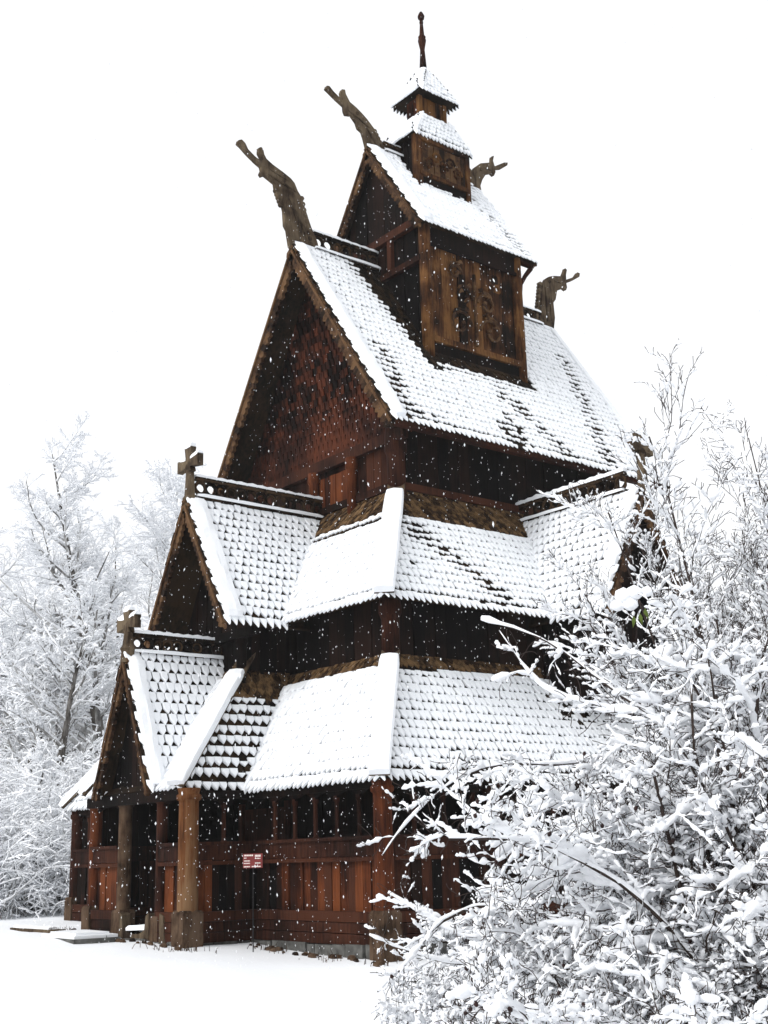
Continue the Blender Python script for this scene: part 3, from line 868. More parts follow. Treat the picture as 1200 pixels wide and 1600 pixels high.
mw = [(2.15, 13.48), (2.01, 13.62), (1.95, 13.97), (1.89, 14.06), (1.87, 14.39), (1.82, 14.59), (1.76, 14.68), (1.72, 14.78), (1.66, 14.83), (1.64, 14.94), (1.5, 15.0), (1.4, 15.04), (1.32, 14.99), (1.28, 15.04), (1.32, 15.14), (1.3, 15.21), (1.17, 15.27), (0.97, 15.39), (0.82, 15.5), (0.74, 15.54), (0.76, 15.62), (0.84, 15.66), (0.92, 15.61), (0.99, 15.49), (1.17, 15.38), (1.32, 15.33), (1.34, 15.37), (1.25, 15.5), (1.25, 15.62), (1.31, 15.66), (1.36, 15.62), (1.38, 15.52), (1.44, 15.43), (1.6, 15.35), (1.84, 15.27), (2.04, 15.19), (2.14, 15.11), (2.22, 14.95), (2.32, 14.83), (2.38, 14.66), (2.42, 14.56), (2.48, 14.4), (2.56, 14.2), (2.68, 13.98), (2.72, 13.88), (2.74, 13.70)]
tw = [(4.14, 16.55), (4.04, 16.9), (3.99, 17.03), (3.88, 17.08), (3.83, 17.21), (3.7, 17.33), (3.54, 17.29), (3.5, 17.37), (3.49, 17.49), (3.28, 17.58), (3.08, 17.69), (3.0, 17.73), (3.03, 17.81), (3.1, 17.83), (3.21, 17.74), (3.36, 17.66), (3.46, 17.63), (3.43, 17.68), (3.41, 17.8), (3.45, 17.89), (3.53, 17.91), (3.55, 17.81), (3.66, 17.65), (3.84, 17.58), (4.0, 17.49), (4.14, 17.4), (4.3, 17.26), (4.43, 17.14), (4.51, 17.0), (4.61, 16.82), (4.69, 16.70)]
me_ = [(9.77, 13.60), (9.87, 14.06), (9.85, 14.46), (9.94, 14.57), (10.02, 14.84), (10.25, 14.96), (10.34, 14.93), (10.39, 15.02), (10.37, 15.14), (10.63, 15.28), (10.88, 15.45), (10.91, 15.55), (10.83, 15.56), (10.7, 15.4), (10.38, 15.23), (10.38, 15.35), (10.43, 15.51), (10.37, 15.54), (10.33, 15.45), (10.24, 15.28), (9.91, 15.20), (9.75, 15.13), (9.63, 15.04), (9.52, 14.87), (9.44, 14.5), (9.36, 14.04), (9.30, 13.84), (9.32, 13.62)]
te_ = [(7.61, 16.62), (7.57, 16.9), (7.64, 17.08), (7.78, 17.29), (7.95, 17.37), (8.04, 17.33), (8.11, 17.46), (8.09, 17.52), (8.32, 17.63), (8.53, 17.79), (8.55, 17.87), (8.43, 17.83), (8.09, 17.61), (8.04, 17.74), (8.08, 17.89), (8.0, 17.84), (7.97, 17.67), (7.61, 17.52), (7.41, 17.34), (7.28, 17.15), (7.25, 16.98), (7.24, 16.62)]
dragon(mw, [(2.33+.02*k*1.35, 14.82-.125*k) for k in range(9)]+[(1.70+.03*k, 14.80-.07*k) for k in range(5)], H2, 0.08, (1.86, 15.06),
       [((1.45, 15.1), (2.2, 14.9), .03), ((2.0, 14.7), (2.35, 13.9), .035), ((2.15, 14.5), (2.5, 13.8), .03), ((1.5, 15.22), (2.0, 15.1), .02)])
dragon(tw, [(4.36+.045*k, 17.18-.075*k) for k in range(7)], H2, 0.07, (3.86, 17.44),
       [((3.6, 17.42), (4.2, 17.2), .025), ((4.1, 17.2), (4.4, 16.8), .03)])
dragon(me_, [(9.44-.018*k, 14.86-.09*k) for k in range(12)], H2, 0.08, (9.76, 15.0),
       [((9.9, 15.08), (10.25, 15.08), .022), ((9.6, 14.8), (9.6, 13.9), .035), ((9.75, 14.6), (9.75, 13.9), .025)])
dragon(te_, [(7.24-.012*k, 17.2-.08*k) for k in range(7)], H2, 0.07, (7.62, 17.36),
       [((7.7, 17.42), (8.0, 17.45), .02), ((7.42, 17.2), (7.42, 16.8), .03)])

# ---------- tower
tz = lambda p: T0+tslope*(p[1]-TB) if p[1] < H2 else T0+tslope*(W-TB-p[1])
mb = MB()
zb = 10.9
holes = (6.02, 12.95)            # small trefoil opening in the south wall
zt = T0+tslope*(BB-TB)-.05
U_ = 0.22
n = int(round((BA2-BA)/U_)); cw = (BA2-BA)/n
for i in range(n):               # south wall planks; the plank with the trefoil is cut through
    x0, x1 = BA+cw*i+.004, BA+cw*(i+1)-.004
    o = random.uniform(-.02, .02)
    if x1 > 6.15 and x0 < 6.51: continue
    mb.box(x0, x1, BB+o, BB+.06+o, zb, zt)
gaps = [BA+cw*i for i in range(n+1) if BA+cw*i > 6.15-cw and BA+cw*i < 6.51+cw]
gx0, gx1 = min(gaps), max(gaps)
mb.box(gx0+.004, gx1-.004, BB, BB+.06, zb, 13.17); mb.box(gx0+.004, gx1-.004, BB, BB+.06, 13.59, zt)
mb.box(gx0+.004, 6.14, BB, BB+.06, 13.17, 13.59); mb.box(6.52, gx1-.004, BB, BB+.06, 13.17, 13.59)
hole_board(mb, (6.14, BB+.03, 13.17), (1, 0, 0), (0, 0, 1), 2, .19, .21, .052, .06)
hole_board(mb, (6.265, BB+.03, 13.38), (1, 0, 0), (0, 0, 1), 1, .19, .21, .060, .06)
mb.box(6.14, 6.265, BB, BB+.06, 13.38, 13.59); mb.box(6.455, 6.52, BB, BB+.06, 13.38, 13.59)
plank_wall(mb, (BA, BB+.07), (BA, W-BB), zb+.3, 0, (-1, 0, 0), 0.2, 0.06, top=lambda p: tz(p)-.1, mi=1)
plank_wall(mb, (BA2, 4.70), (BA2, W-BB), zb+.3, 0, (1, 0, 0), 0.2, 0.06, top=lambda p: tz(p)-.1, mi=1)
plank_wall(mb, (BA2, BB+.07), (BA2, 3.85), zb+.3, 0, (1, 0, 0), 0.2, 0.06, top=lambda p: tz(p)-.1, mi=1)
plank_wall(mb, (BA2, 3.85), (BA2, 4.70), zb+.3, 13.45, (1, 0, 0), 0.2, 0.06, mi=1)      # unseen opening added so that sky shows through the trefoil
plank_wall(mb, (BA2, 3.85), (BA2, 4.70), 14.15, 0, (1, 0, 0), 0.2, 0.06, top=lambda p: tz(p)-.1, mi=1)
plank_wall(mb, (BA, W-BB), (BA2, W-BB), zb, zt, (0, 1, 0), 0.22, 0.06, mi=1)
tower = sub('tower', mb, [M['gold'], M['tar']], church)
for x, y in ((BA, BB), (BA2, BB), (BA, W-BB), (BA2, W-BB)):
    b_ = MB(); b_.tube([(x, y, zb+.1), (x, y, zt)], [.13, .125], 12); sub('corner_post', b_, M['gold'], tower, True)
for z_ in (11.62, 11.05):
    b_ = MB(); b_.beam((BA, BB-.05, z_), (BA2, BB-.05, z_), 0.10, 0.13); sub('rail', b_, M['gold'], tower)
b_ = MB(); b_.box(BA+.12, BA2-.12, BB-.035, BB-.022, 11.14, 11.55); sub('panel', b_, M['tar'], tower)
b_ = MB(); b_.box(BA-.1, BA2+.1, BB-.07, BB-.024, 13.74, zt+.02); b_.box(BA-.06, BA2+.06, BB-.10, BB-.071, 13.70, 13.78); sub('eave_shade_band', b_, M['tar'], tower)  # tar-dark board standing in for the shade under the tower eave
# carved vine scrolls on the south wall (raised woodwork)
b_ = MB()
for cx_, s_ in ((5.25, 1), (6.15, -1)):
    for k, (dx, dz, R_) in enumerate(((0, 0, .33), (.12, .62, .26), (-.1, 1.15, .2))[:3 if s_ == 1 else 2]):
        pts = [(cx_+s_*dx+R_*(1-t/22)*math.cos(t*.42)*s_, BB-.05, 12.15+dz+R_*(1-t/22)*math.sin(t*.42)) for t in range(18)]
        b_.tube(pts, [.03]*16+[.05, .045], 6)
        for t in (3, 7, 11): b_.tube([V3(*pts[t]), V3(*pts[t])+V3(s_*.10, -.01, .12), V3(*pts[t])+V3(s_*.17, 0, .10)], [.02, .045, .012], 6)
        b_.tube([(q[0], q[1]+.0, q[2]+.07) for q in pts[2:7]], [.02, .04, .03, .04, .02], 5)
b_.beam((5.7, BB-.04, 11.75), (5.7, BB-.04, 13.4), 0.05, 0.05, up=(1, 0, 0))
sub('carving', b_, M['barge'], tower)
# trefoil of small pale louvres
# west gable beam and braces
b_ = MB()
b_.beam((BA-.08, BB-.1, T0+.12), (BA-.08, W-BB+.1, T0+.12), 0.14, 0.18)
b_.beam((BA-.08, BB, T0-.75), (BA-.08, W-BB, T0-.75), 0.10, 0.13)
b_.beam((BA-.08, 4.55, T0-.75), (BA-.08, 4.55, T0+.1), 0.10, 0.12, up=(0, 1, 0))
b_.beam((BA-.08, 5.62, T0-.75), (BA-.08, 5.62, T0+.1), 0.10, 0.12, up=(0, 1, 0))
sub('gable_frame', b_, M['maroon'], tower)
# eave brackets at the east corner
b_ = MB()
b_.tube([(BA2+.1, BB, 13.2), (BA2+.14, BB, 13.6), (BA2+.30, BB, 13.85), (BA2+.44, BB-.05, 14.05)], [.04, .05, .05, .06], 7)
b_.beam((BA2, BB-.04, 14.12), (TA2-.02, BB-.04, 14.12), 0.1, 0.1)
sub('bracket', b_, M['maroon'], tower)

wm, sm = MB(), MB()
nN, nS = unit((0, tslope, 1)), unit((0, -tslope, 1))
slab(wm, [(TA, TB, T0), (TA, H2, T1), (TA2, H2, T1), (TA2, TB, T0)], nS, 0.06)
slab(wm, [(TA, W-TB, T0), (TA, H2, T1), (TA2, H2, T1), (TA2, W-TB, T0)], nN, 0.06)
LA, LB = 5.841, 4.901                    # lantern centre
LHA, LHB = 0.74, 0.41
def t_snow(P):
    s = patchy(P, 1.15, 1.2, 7.0, 0.52, 3.0)
    if P[0] > LA+LHA: s -= streak(P, (6.9, 4.6, 16), (7.2, 3.5, 14.4), .4)
    if LA-LHA-.1 < P[0] < LA+LHA+.1: s -= max(0, (P[1]-(LB-LHB-.13))/.12)
    if P[0] < LA-LHA and P[1] > LB-.5: s -= max(0, 1-(LA-LHA-P[0])/.22)
    return s
shingles(wm, sm, (TA, TB, T0), (1, 0, 0), (0, H2-TB, T1-T0), TA2-TA, math.hypot(H2-TB, T1-T0), lambda P: not (abs(P[0]-LA) < LHA-.1 and P[1] > LB-LHB+.12), t_snow, w=0.115, e=0.165, fill=0.7, thick=.045)
slab(sm, [(TA, W-TB, T0+.1), (TA, H2, T1+.1), (TA2, H2, T1+.1), (TA2, W-TB, T0+.1)], nN, 0.08)
snow_ridge(sm, (TA+.12, H2-.04, T1), (TA+.12, TB-.02, T0+.05), 0.24, 0.11, (1, 0, 0), nS, 30, 0.10)
tr = sub('tower_roof', wm, SH, church)
cm = MB(); comb(cm, sm, (TA+.42, H2, T1+.02), (LA-LHA+.02, H2, T1+.02), h=0.10, cell=0.14, loaf=.06); sub('ridge_comb', cm, M['comb'], tr)
cm = MB(); comb(cm, sm, (LA+LHA, H2, T1+.02), (TA2-.25, H2, T1+.02), h=0.08, cell=0.12, loaf=.05); sub('ridge_comb', cm, M['comb'], tr)
for s in (1, -1):
    y = TB-.02 if s == 1 else W-TB+.02
    b_ = MB(); bargeboard(b_, (TA-.02, H2, T1-.03), (TA-.02, y, T0-.03), 0.22, 0.06, (-1, 0, 0), (0, s*.83, -.55), teeth=0.13); sub('bargeboard', b_, M['barge'], tr)
    b_ = MB(); bargeboard(b_, (TA2+.02, H2, T1-.03), (TA2+.02, y, T0-.03), 0.16, 0.05, (1, 0, 0), (0, s*.83, -.55), teeth=0.13, curl=False); sub('bargeboard', b_, M['barge'], tr)
sub('snow', sm, M['snow'], tr)

# ---------- lantern on the tower
mb = MB(); z0, z1 = 15.45, 17.10
x0, x1, y0, y1 = LA-LHA, LA+LHA, LB-LHB, LB+LHB+.30
plank_wall(mb, (x0, y0), (x1, y0), z0, z1, (0, -1, 0), 0.16, 0.05)
plank_wall(mb, (x0, y0), (x0, y1), z0, z1, (-1, 0, 0), 0.16, 0.05, mi=1)
plank_wall(mb, (x1, y0), (x1, y1), z0, z1, (1, 0, 0), 0.16, 0.05, mi=1)
plank_wall(mb, (x0, y1), (x1, y1), z0, z1, (0, 1, 0), 0.16, 0.05, mi=1)
ln = sub('lantern', mb, [M['barge'], M['tar']], church)
for x, y in ((x0, y0), (x1, y0), (x0, y1), (x1, y1)):
    b_ = MB(); w_ = .095 if x == x0 else .06; b_.box(x-w_, x+w_, y-.07, y+.07, z0, z1-.02); sub('corner_post', b_, M['gold'], ln)
for z_ in (z1-.1, 16.12):
    b_ = MB(); b_.beam((x0, y0-.05, z_), (x1, y0-.05, z_), .08, .085); sub('rail', b_, M['gold'], ln)
b_ = MB(); b_.box(x0+.1, x1-.07, y0-.034, y0-.024, 15.5, 16.07); sub('panel', b_, M['tar'], ln)
b_ = MB()
for k in range(5):
    cx_, cz_ = LA-.42+.21*k, 16.52+(.12 if k % 2 else -.08)
    b_.tube([(cx_+.15*math.cos(t*.9)*(1-t/12), y0-.045, cz_+.17*math.sin(t*.9)*(1-t/12)) for t in range(9)], .028, 6)
sub('carving', b_, M['gold'], ln)

def pyramid(cx_, cy_, ha, hb, za, ta, tb, zt_, snow_t, name, ncap=True, yo=0.0, w=0.105, e=0.125):
    wm, sm = MB(), MB()
    E = [(cx_-ha, cy_-hb, za), (cx_+ha, cy_-hb, za), (cx_+ha, cy_+hb+yo, za), (cx_-ha, cy_+hb+yo, za)]
    T = [(cx_-ta, cy_-tb, zt_), (cx_+ta, cy_-tb, zt_), (cx_+ta, cy_+tb, zt_), (cx_-ta, cy_+tb, zt_)]
    wm.hexa([(p[0], p[1], p[2]) for p in E]+T)
    for i in range(4):
        a, b, c, d = V3(*E[i]), V3(*E[(i+1) % 4]), V3(*T[(i+1) % 4]), V3(*T[i])
        U = unit(b-a); n_ = unit(np.cross(b-a, d-a)); Vv = np.cross(n_, U)
        ul = np.linalg.norm(b-a); vl = abs(np.dot(d-a, Vv))
        tl, tr_ = np.dot(d-a, U), np.dot(c-a, U)
        def ok(P, a=a, U=U, Vv=Vv, tl=tl, tr_=tr_, vl=vl, ul=ul):
            u, v = np.dot(P-a, U), np.dot(P-a, Vv); t = v/vl
            return tl*t-.03 < u < ul+(tr_-ul)*t+.03
        shingles(wm, sm, a, U, Vv, ul, vl, ok, (lambda P: 1.0) if i != 0 else (lambda P: patchy(P, 1.1, 2.0, 4.0, .45, 3)), w=w, e=e, th=.055, thick=snow_t, fill=0.9 if i != 0 else .35)
        snow_ridge(sm, a+n_*.05, V3(*T[i])+V3(0, 0, .03), 0.13, 0.09, np.cross(unit(d-a), V3(0, 0, 1)), V3(0, 0, 1), 8, .1)
    r = sub(name, wm, SH, church); sub('snow', sm, M['snow'], r)
    return r
pyramid(LA-.02, LB, .84, .46, z1, .40, .26, 17.80, .05, 'lantern_roof', yo=.28)
UA, UBc = LA-.08, LB
mb = MB(); z2, z3 = 17.5, 18.42
plank_wall(mb, (UA-.37, UBc-.23), (UA+.37, UBc-.23), z2, z3, (0, -1, 0), .13, .04)
plank_wall(mb, (UA-.37, UBc-.23), (UA-.37, UBc+.23), z2, z3, (-1, 0, 0), .13, .04, mi=1)
plank_wall(mb, (UA+.37, UBc-.23), (UA+.37, UBc+.23), z2, z3, (1, 0, 0), .13, .04)
plank_wall(mb, (UA-.37, UBc+.23), (UA+.37, UBc+.23), z2, z3, (0, 1, 0), .13, .04)
for sx in (-1, 1):
    mb.box(UA+sx*.37-.05, UA+sx*.37+.05, UBc-.27, UBc-.18, z2, z3)
sub('upper_lantern', mb, [M['gold'], M['red']], church)
pyramid(UA, UBc, .55, .46, 18.30, .05, .05, 19.16, .05, 'spire_roof')
mb = MB()
mb.lathe((UA-.01, UBc, 0), [(.10, 18.95), (.09, 19.25), (.075, 19.5), (.055, 19.8), (.095, 20.02), (.10, 20.06), (.075, 20.10), (.095, 20.14), (.06, 20.2), (.04, 20.5), (.05, 20.56), (.035, 20.6), (.075, 20.66), (.085, 20.72), (.06, 20.78), (.03, 20.84)], 10)
sp = sub('spire', mb, M['maroon'], church, True)
mb = MB(); mb.lathe((UA-.01, UBc, 0), [(.13, 19.14), (.14, 19.20), (.10, 19.27), (.06, 19.28)], 10); sub('snow', mb, M['snow'], sp, True)

# ------------------------------------------------------------------ ground
def sstep(a, b, x):
    t = min(1, max(0, (x-a)/(b-a))); return t*t*(3-2*t)
def gh(x, y):
    h = 0.02+0.40*sstep(-3, 11, y-.3*x)
    h += 0.07*noise.noise(Vector((x*.35, y*.35, 0)))+0.035*noise.noise(Vector((x*1.1, y*1.1, 4)))
    d = math.hypot(x-4, y-5)
    h += 0.9*sstep(26, 90, d)*(1+noise.noise(Vector((x*.03, y*.03, 2))))
    return h
def axis(c, near, far):
    a = list(np.arange(c-near, c+near+.01, .3)); s = .3; x = a[-1]
    while x < far: s *= 1.22; x += s; a.append(x)
    s = .3; x = a[0]
    while x > -far: s *= 1.22; x -= s; a.insert(0, x)
    return a
xs, ys = axis(-2, 14, 900), axis(1, 18, 900)
vs = [(x, y, gh(x, y)) for y in ys for x in xs]
nx = len(xs)
g = MB(); g.add(vs, [(j*nx+i, j*nx+i+1, (j+1)*nx+i+1, (j+1)*nx+i) for j in range(len(ys)-1) for i in range(nx-1)])
go = g.build('snowy_ground', M['gsnow'], None, True); go['kind'] = 'structure'

# step slab lying in front of the porch, under snow
mb, sm = MB(), MB()
c = V3(-1.80, 5.7, gh(-1.80, 5.7)-.115)
poly = [(-.45, -.75), (.32, -.82), (.42, .55), (.05, .8), (-.42, .62)]
mb.prism([c+V3(x, y, 0) for x, y in poly], (0, 0, .13))
t = thing('step_slab', 'flat dark stone slab under a cap of snow in front of the church porch', 'stone slab', tuple(c))
mb.build('slab', M['stone'], t)
n_ = len(poly)
sm.prism([c+V3(x*.93, y*.93, .128) for x, y in poly], (0, 0, .05)); sm.prism([c+V3(x*.72, y*.72, .176) for x, y in poly], (0, 0, .035))
sm.build('snow', M['gsnow'], t)
mb, sm = MB(), MB()
c = V3(-1.75, 7.6, gh(-1.75, 7.6)+.0)
t = thing('plank', 'narrow dark plank half buried in snow beyond the stone slab', 'plank', tuple(c))
mb.beam(c+V3(.05, -.9, .02), c+V3(0, .8, .02), .22, .08); mb.build('board', M['grey'], t)
snow_ridge(sm, c+V3(.03, -.7, .06), c+V3(0, .75, .06), .17, .05, (1, 0, 0), (0, 0, 1), 8, .3); sm.build('snow', M['gsnow'], t)

# withered grass and specks of bare earth along the foot of the wall
rs = np.random.default_rng(5); gm = MB()
for k in range(420):
    if k % 3 == 0: x, y = -.12-abs(rs.normal(0, .22)), rs.uniform(-.3, 3.3)
    elif k % 3 == 1: x, y = -1.42-abs(rs.normal(0, .25)), rs.uniform(2.9, 7.2)
    else: x, y = rs.uniform(-1.5, 0), 3.05-abs(rs.normal(0, .2))
    if nz((x, y, 1), 1.7) < .02: continue
    z = gh(x, y); h_ = rs.uniform(.03, .13); dx, dy = rs.normal(0, .04, 2)
    gm.tube([(x, y, z-.02), (x+dx*.4, y+dy*.4, z+h_*.6), (x+dx, y+dy, z+h_)], [.006, .005, .001], 3, cap=False)
for k in range(60):
    x, y = -.10-abs(rs.normal(0, .10)), rs.uniform(-.2, 3.3)
    if k % 2: x, y = -1.40-abs(rs.normal(0, .12)), rs.uniform(3.1, 7.0)
    z = gh(x, y); r = rs.uniform(.015, .05)
    gm.tube([(x, y-r*2, z-.02), (x, y-r, z+r*.3), (x+.01, y+r, z+r*.35), (x, y+r*2, z-.02)], [r*.3, r, r*.9, r*.2], 5)
gr_ = gm.build('withered_grass', M['basewood'], None); gr_['kind'] = 'stuff'; gr_['label'] = 'withered grass and bits of earth poking through the snow along the wall'

# ------------------------------------------------------------------ information sign on a thin pole
sp_ = at(395, 1345, 19.7)
sx, sy = sp_[0], sp_[1]; zc = sp_[2]
t = thing('information_sign', 'small red sign with white lines of writing on a thin pole by the parapet', 'sign', (sx, sy, gh(sx, sy)))
fwd = unit((CAM[0]-sx, CAM[1]-sy+6, 0)); rt_ = np.cross(V3(0, 0, 1), fwd)
mb = MB(); mb.tube([(sx-fwd[0]*.03, sy-fwd[1]*.03, gh(sx, sy)-.2), (sx-fwd[0]*.03, sy-fwd[1]*.03, zc+.08)], .009, 8); mb.build('pole', M['metal'], t)
mb = MB(); C_ = V3(sx, sy, zc); hw_, hh_ = .150, .105
mb.beam(C_-rt_*hw_, C_+rt_*hw_, .02, hh_*2); bd = mb.build('board', M['signred'], t)
mb = MB()
def bar(u0, u1, v0, v1):
    f = fwd*.0125
    q = lambda u, v: C_+rt_*(u*2*hw_-hw_)+V3(0, 0, hh_-v*2*hh_)+f
    mb.prism([q(u0, v0), q(u1, v0), q(u1, v1), q(u0, v1)], fwd*.002)
def line(u0, u1, v, h):
    u = u0
    while u < u1-.02:
        w_ = random.uniform(.03, .075); bar(u, min(u+w_, u1), v-h*.5, v+h*.5); u += w_+.016
line(.06, .52, .12, .10); line(.62, .92, .16, .14)
line(.06, .18, .30, .06); line(.62, .90, .34, .06)
line(.06, .36, .50, .07); line(.06, .36, .67, .07); line(.62, .92, .66, .08)
line(.05, .36, .90, .08); line(.46, .92, .90, .08)
mb.build('lettering', M['signwhite'], bd)

# ------------------------------------------------------------------ trees and shrubs
class Plant:
    def __init__(s): s.wood = []; s.tips = []
def grow(pl, p, d, Lg, r, lvl, cfg, rs, tip=.55):
    """one limb as a polyline with side limbs; cfg[lvl] = steps, wiggle, pull, children, child length, child angle, start"""
    st, wig, pull, nch, cl, ang, start = cfg[lvl]
    pts = [np.array(p)]; d = np.array(d, float); d /= np.linalg.norm(d)
    for i in range(st):
        d = d+rs.normal(0, wig, 3)+V3(0, 0, pull*(i+1)/st)
        d /= np.linalg.norm(d)
        pts.append(pts[-1]+d*Lg/st)
    pts = np.array(pts)
    rad = np.linspace(r, max(r*((.05 if tip > .6 else .35) if lvl == 0 else .25), .003), st+1)
    pl.wood.append((pts, rad, lvl))
    if lvl+1 < len(cfg) and nch:
        n = max(1, int(round(nch*rs.uniform(.8, 1.2))))
        for k in range(n):
            t = start+(1-start)*(k+rs.uniform(0, 1))/n
            i = min(int(t*st), st-1); q = pts[i]+(pts[i+1]-pts[i])*(t*st-i)
            dd = pts[i+1]-pts[i]; dd /= np.linalg.norm(dd)
            rv = rs.normal(0, 1, 3); rv -= dd*np.dot(rv, dd); rv /= np.linalg.norm(rv)+1e-9
            a = ang*rs.uniform(.55, 1.35)
            nd = dd*math.cos(a)+rv*math.sin(a)
            grow(pl, q, nd, Lg*cl*(1.05-(tip if lvl == 0 else .55)*t)*rs.uniform(.7, 1.25), max(rad[i]*.5, .0027), lvl+1, cfg, rs, tip)
    else:
        pl.tips.append(pts[-1])

def snow_on(mb, pts, rad, amt, rs, k=6, lvl=0, lump=.5):
    n = len(pts)
    if k == 6 and lvl == 3 and rs.random() < .50: return
    if k == 6 and lvl == 2 and rs.random() < .15: return
    if n < 2: return
    # resample so that the load of snow looks lumpy
    m = max(n, int(np.linalg.norm(np.diff(pts, axis=0), axis=1).sum()/(amt*1.6))+2); m = min(m, 22)
    tt = np.linspace(0, n-1, m); i = np.minimum(tt.astype(int), n-2); f = (tt-i)[:, None]
    q = pts[i]*(1-f)+pts[i+1]*f; rr = rad[i]*(1-f[:, 0])+rad[i+1]*f[:, 0]
    tg = np.gradient(q, axis=0); tg /= np.linalg.norm(tg, axis=1)[:, None]+1e-9
    flat = np.sqrt(np.clip(1-tg[:, 2]**2, 0, 1))
    rs_ = (amt*(1-lump+2*lump*rs.random(m))*np.clip((flat-.35)/.5, .04, 1)+rr*.35)
    if k == 6:                        # broken runs of snow with bare twig between them
        kn = rs.random(max(3, m//2+1)); mask = np.interp(np.linspace(0, len(kn)-1, m), np.arange(len(kn)), kn)
        rs_ = rs_*(np.clip((mask+.12)*1.3, .3, 1.15) if lvl < 2 else np.clip((mask-.06)*2.0, .06, 1.15))
    rs_[0] *= .45; rs_[-1] *= .55
    q = q+V3(0, 0, 1)*(rr*.75+rs_*.45)[:, None]+rs.normal(0, amt*.10, (m, 3))
    mb.tube(q, rs_, k)

def plant(name, label, cat, base, seeds, cfg, bark, stems, amt, group=None, woodk=(8, 5, 4, 3), hips=0, extra=(), snowk=6, minsnow=0, pads=.26, hip_r=.0135):
    rs = np.random.default_rng(seeds)
    pl = Plant()
    for (o, d, Lg, r) in stems: grow(pl, V3(*base)+V3(*o), d, Lg, r, 0, cfg, rs, .72 if name == 'snowy_tree' else .55)
    for pts, r, sub_ in extra:     # long arching limbs
        pts = np.array(pts, float); n = len(pts); tt = np.linspace(0, n-1, n*4); i = np.minimum(tt.astype(int), n-2); f = (tt-i)[:, None]
        P_ = [pts[max(j-1, 0)] for j in i], [pts[j] for j in i], [pts[j+1] for j in i], [pts[min(j+2, n-1)] for j in i]
        a, b, c, d = map(np.array, P_)
        q = .5*((2*b)+(-a+c)*f+(2*a-5*b+4*c-d)*f**2+(-a+3*b-3*c+d)*f**3)
        rad = np.linspace(r, r*.3, len(q)); pl.wood.append((q, rad, 1))
        for k in range(sub_):
            j = int(rs.uniform(.12, .97)*(len(q)-1)); dd = q[min(j+1, len(q)-1)]-q[j-1]; dd /= np.linalg.norm(dd)
            rv = rs.normal(0, 1, 3); rv[2] -= .2
            grow(pl, q[j], dd*.8+rv*.6, rs.uniform(.10, .32), max(rad[j]*.5, .003), len(cfg)-2, cfg, rs)
    t = thing(name, label, cat, tuple(base), group)
    tm, bmx, sm = MB(), MB(), MB()
    for pts, rad, lvl in pl.wood:
        (tm if lvl == 0 else bmx).tube(pts, rad, woodk[min(lvl, 3)], cap=False)
        a = amt[min(lvl, len(amt)-1)]
        if a > 0: snow_on(sm, pts, rad, a, rs, snowk, lvl)
        if snowk == 6 and lvl in (1, 2) and pads > 0:       # plump cushions lying in the forks
            for q in range(2 if lvl == 1 else 1):
                if rs.random() > pads: continue
                j = int(rs.integers(1, len(pts)-1)); dd = pts[j+1]-pts[j-1]; dd[2] *= .4; dd /= np.linalg.norm(dd)+1e-9
                R_ = a*rs.uniform(1.1, 2.0); l = R_*rs.uniform(1.2, 3.0); c_ = pts[j]+V3(0, 0, R_*.55)
                sm.tube([c_-dd*l, c_-dd*l*.75, c_-dd*l*.2+V3(0, 0, R_*.15), c_+dd*l*.4, c_+dd*l*.85, c_+dd*l], np.array([.25, .7, 1, .95, .6, .2])*R_, 7)
    if tm.n: tm.build('trunk' if cat == 'tree' else 'stem', M['darkbark'] if name == 'snowy_tree' else bark, t, True)
    if bmx.n: bmx.build('crown' if cat == 'tree' else 'branches', bark if cat == 'tree' else M['twig'], t, True)
    if sm.n: sm.build('snow', M['twigsnow'], t, True)
    if hips:
        me = None
        idx = rs.choice(len(pl.tips), min(hips, len(pl.tips)), replace=False)
        for k in idx:
            c = pl.tips[k]
            if me is None:
                h = MB(); h.tube([(0, 0, z*hip_r) for z in (-1.3, -.9, 0, .8, 1.2)], [hip_r*q for q in (.15, .75, 1, .7, .2)], 6)
                o = h.build('rosehip', M['hip'], t, True); me = o
                o.matrix_parent_inverse = Matrix()
            else:
                o = me.copy(); COL.objects.link(o); o.parent = t
            o.location = Vector(c)-Vector(base)+Vector((0, 0, -.012))
            o.rotation_euler = (rs.uniform(-.8, .8), rs.uniform(-.8, .8), 0)
    pl.root = t
    return pl

def fan(n, spread, Lg, r, rs, lean=(0, 0, 0), vary=.35, jitter=.15):
    out = []
    for k in range(n):
        a = 2*math.pi*(k+rs.uniform(-.4, .4))/n; s = spread*math.sqrt(rs.uniform(.05, 1))
        out.append(((math.cos(a)*jitter, math.sin(a)*jitter, -.1), (math.cos(a)*s+lean[0], math.sin(a)*s+lean[1], 1.0+lean[2]),
                    Lg*rs.uniform(1-vary, 1+vary*.6), r*rs.uniform(.7, 1.2)))
    return out

rs0 = np.random.default_rng(21)
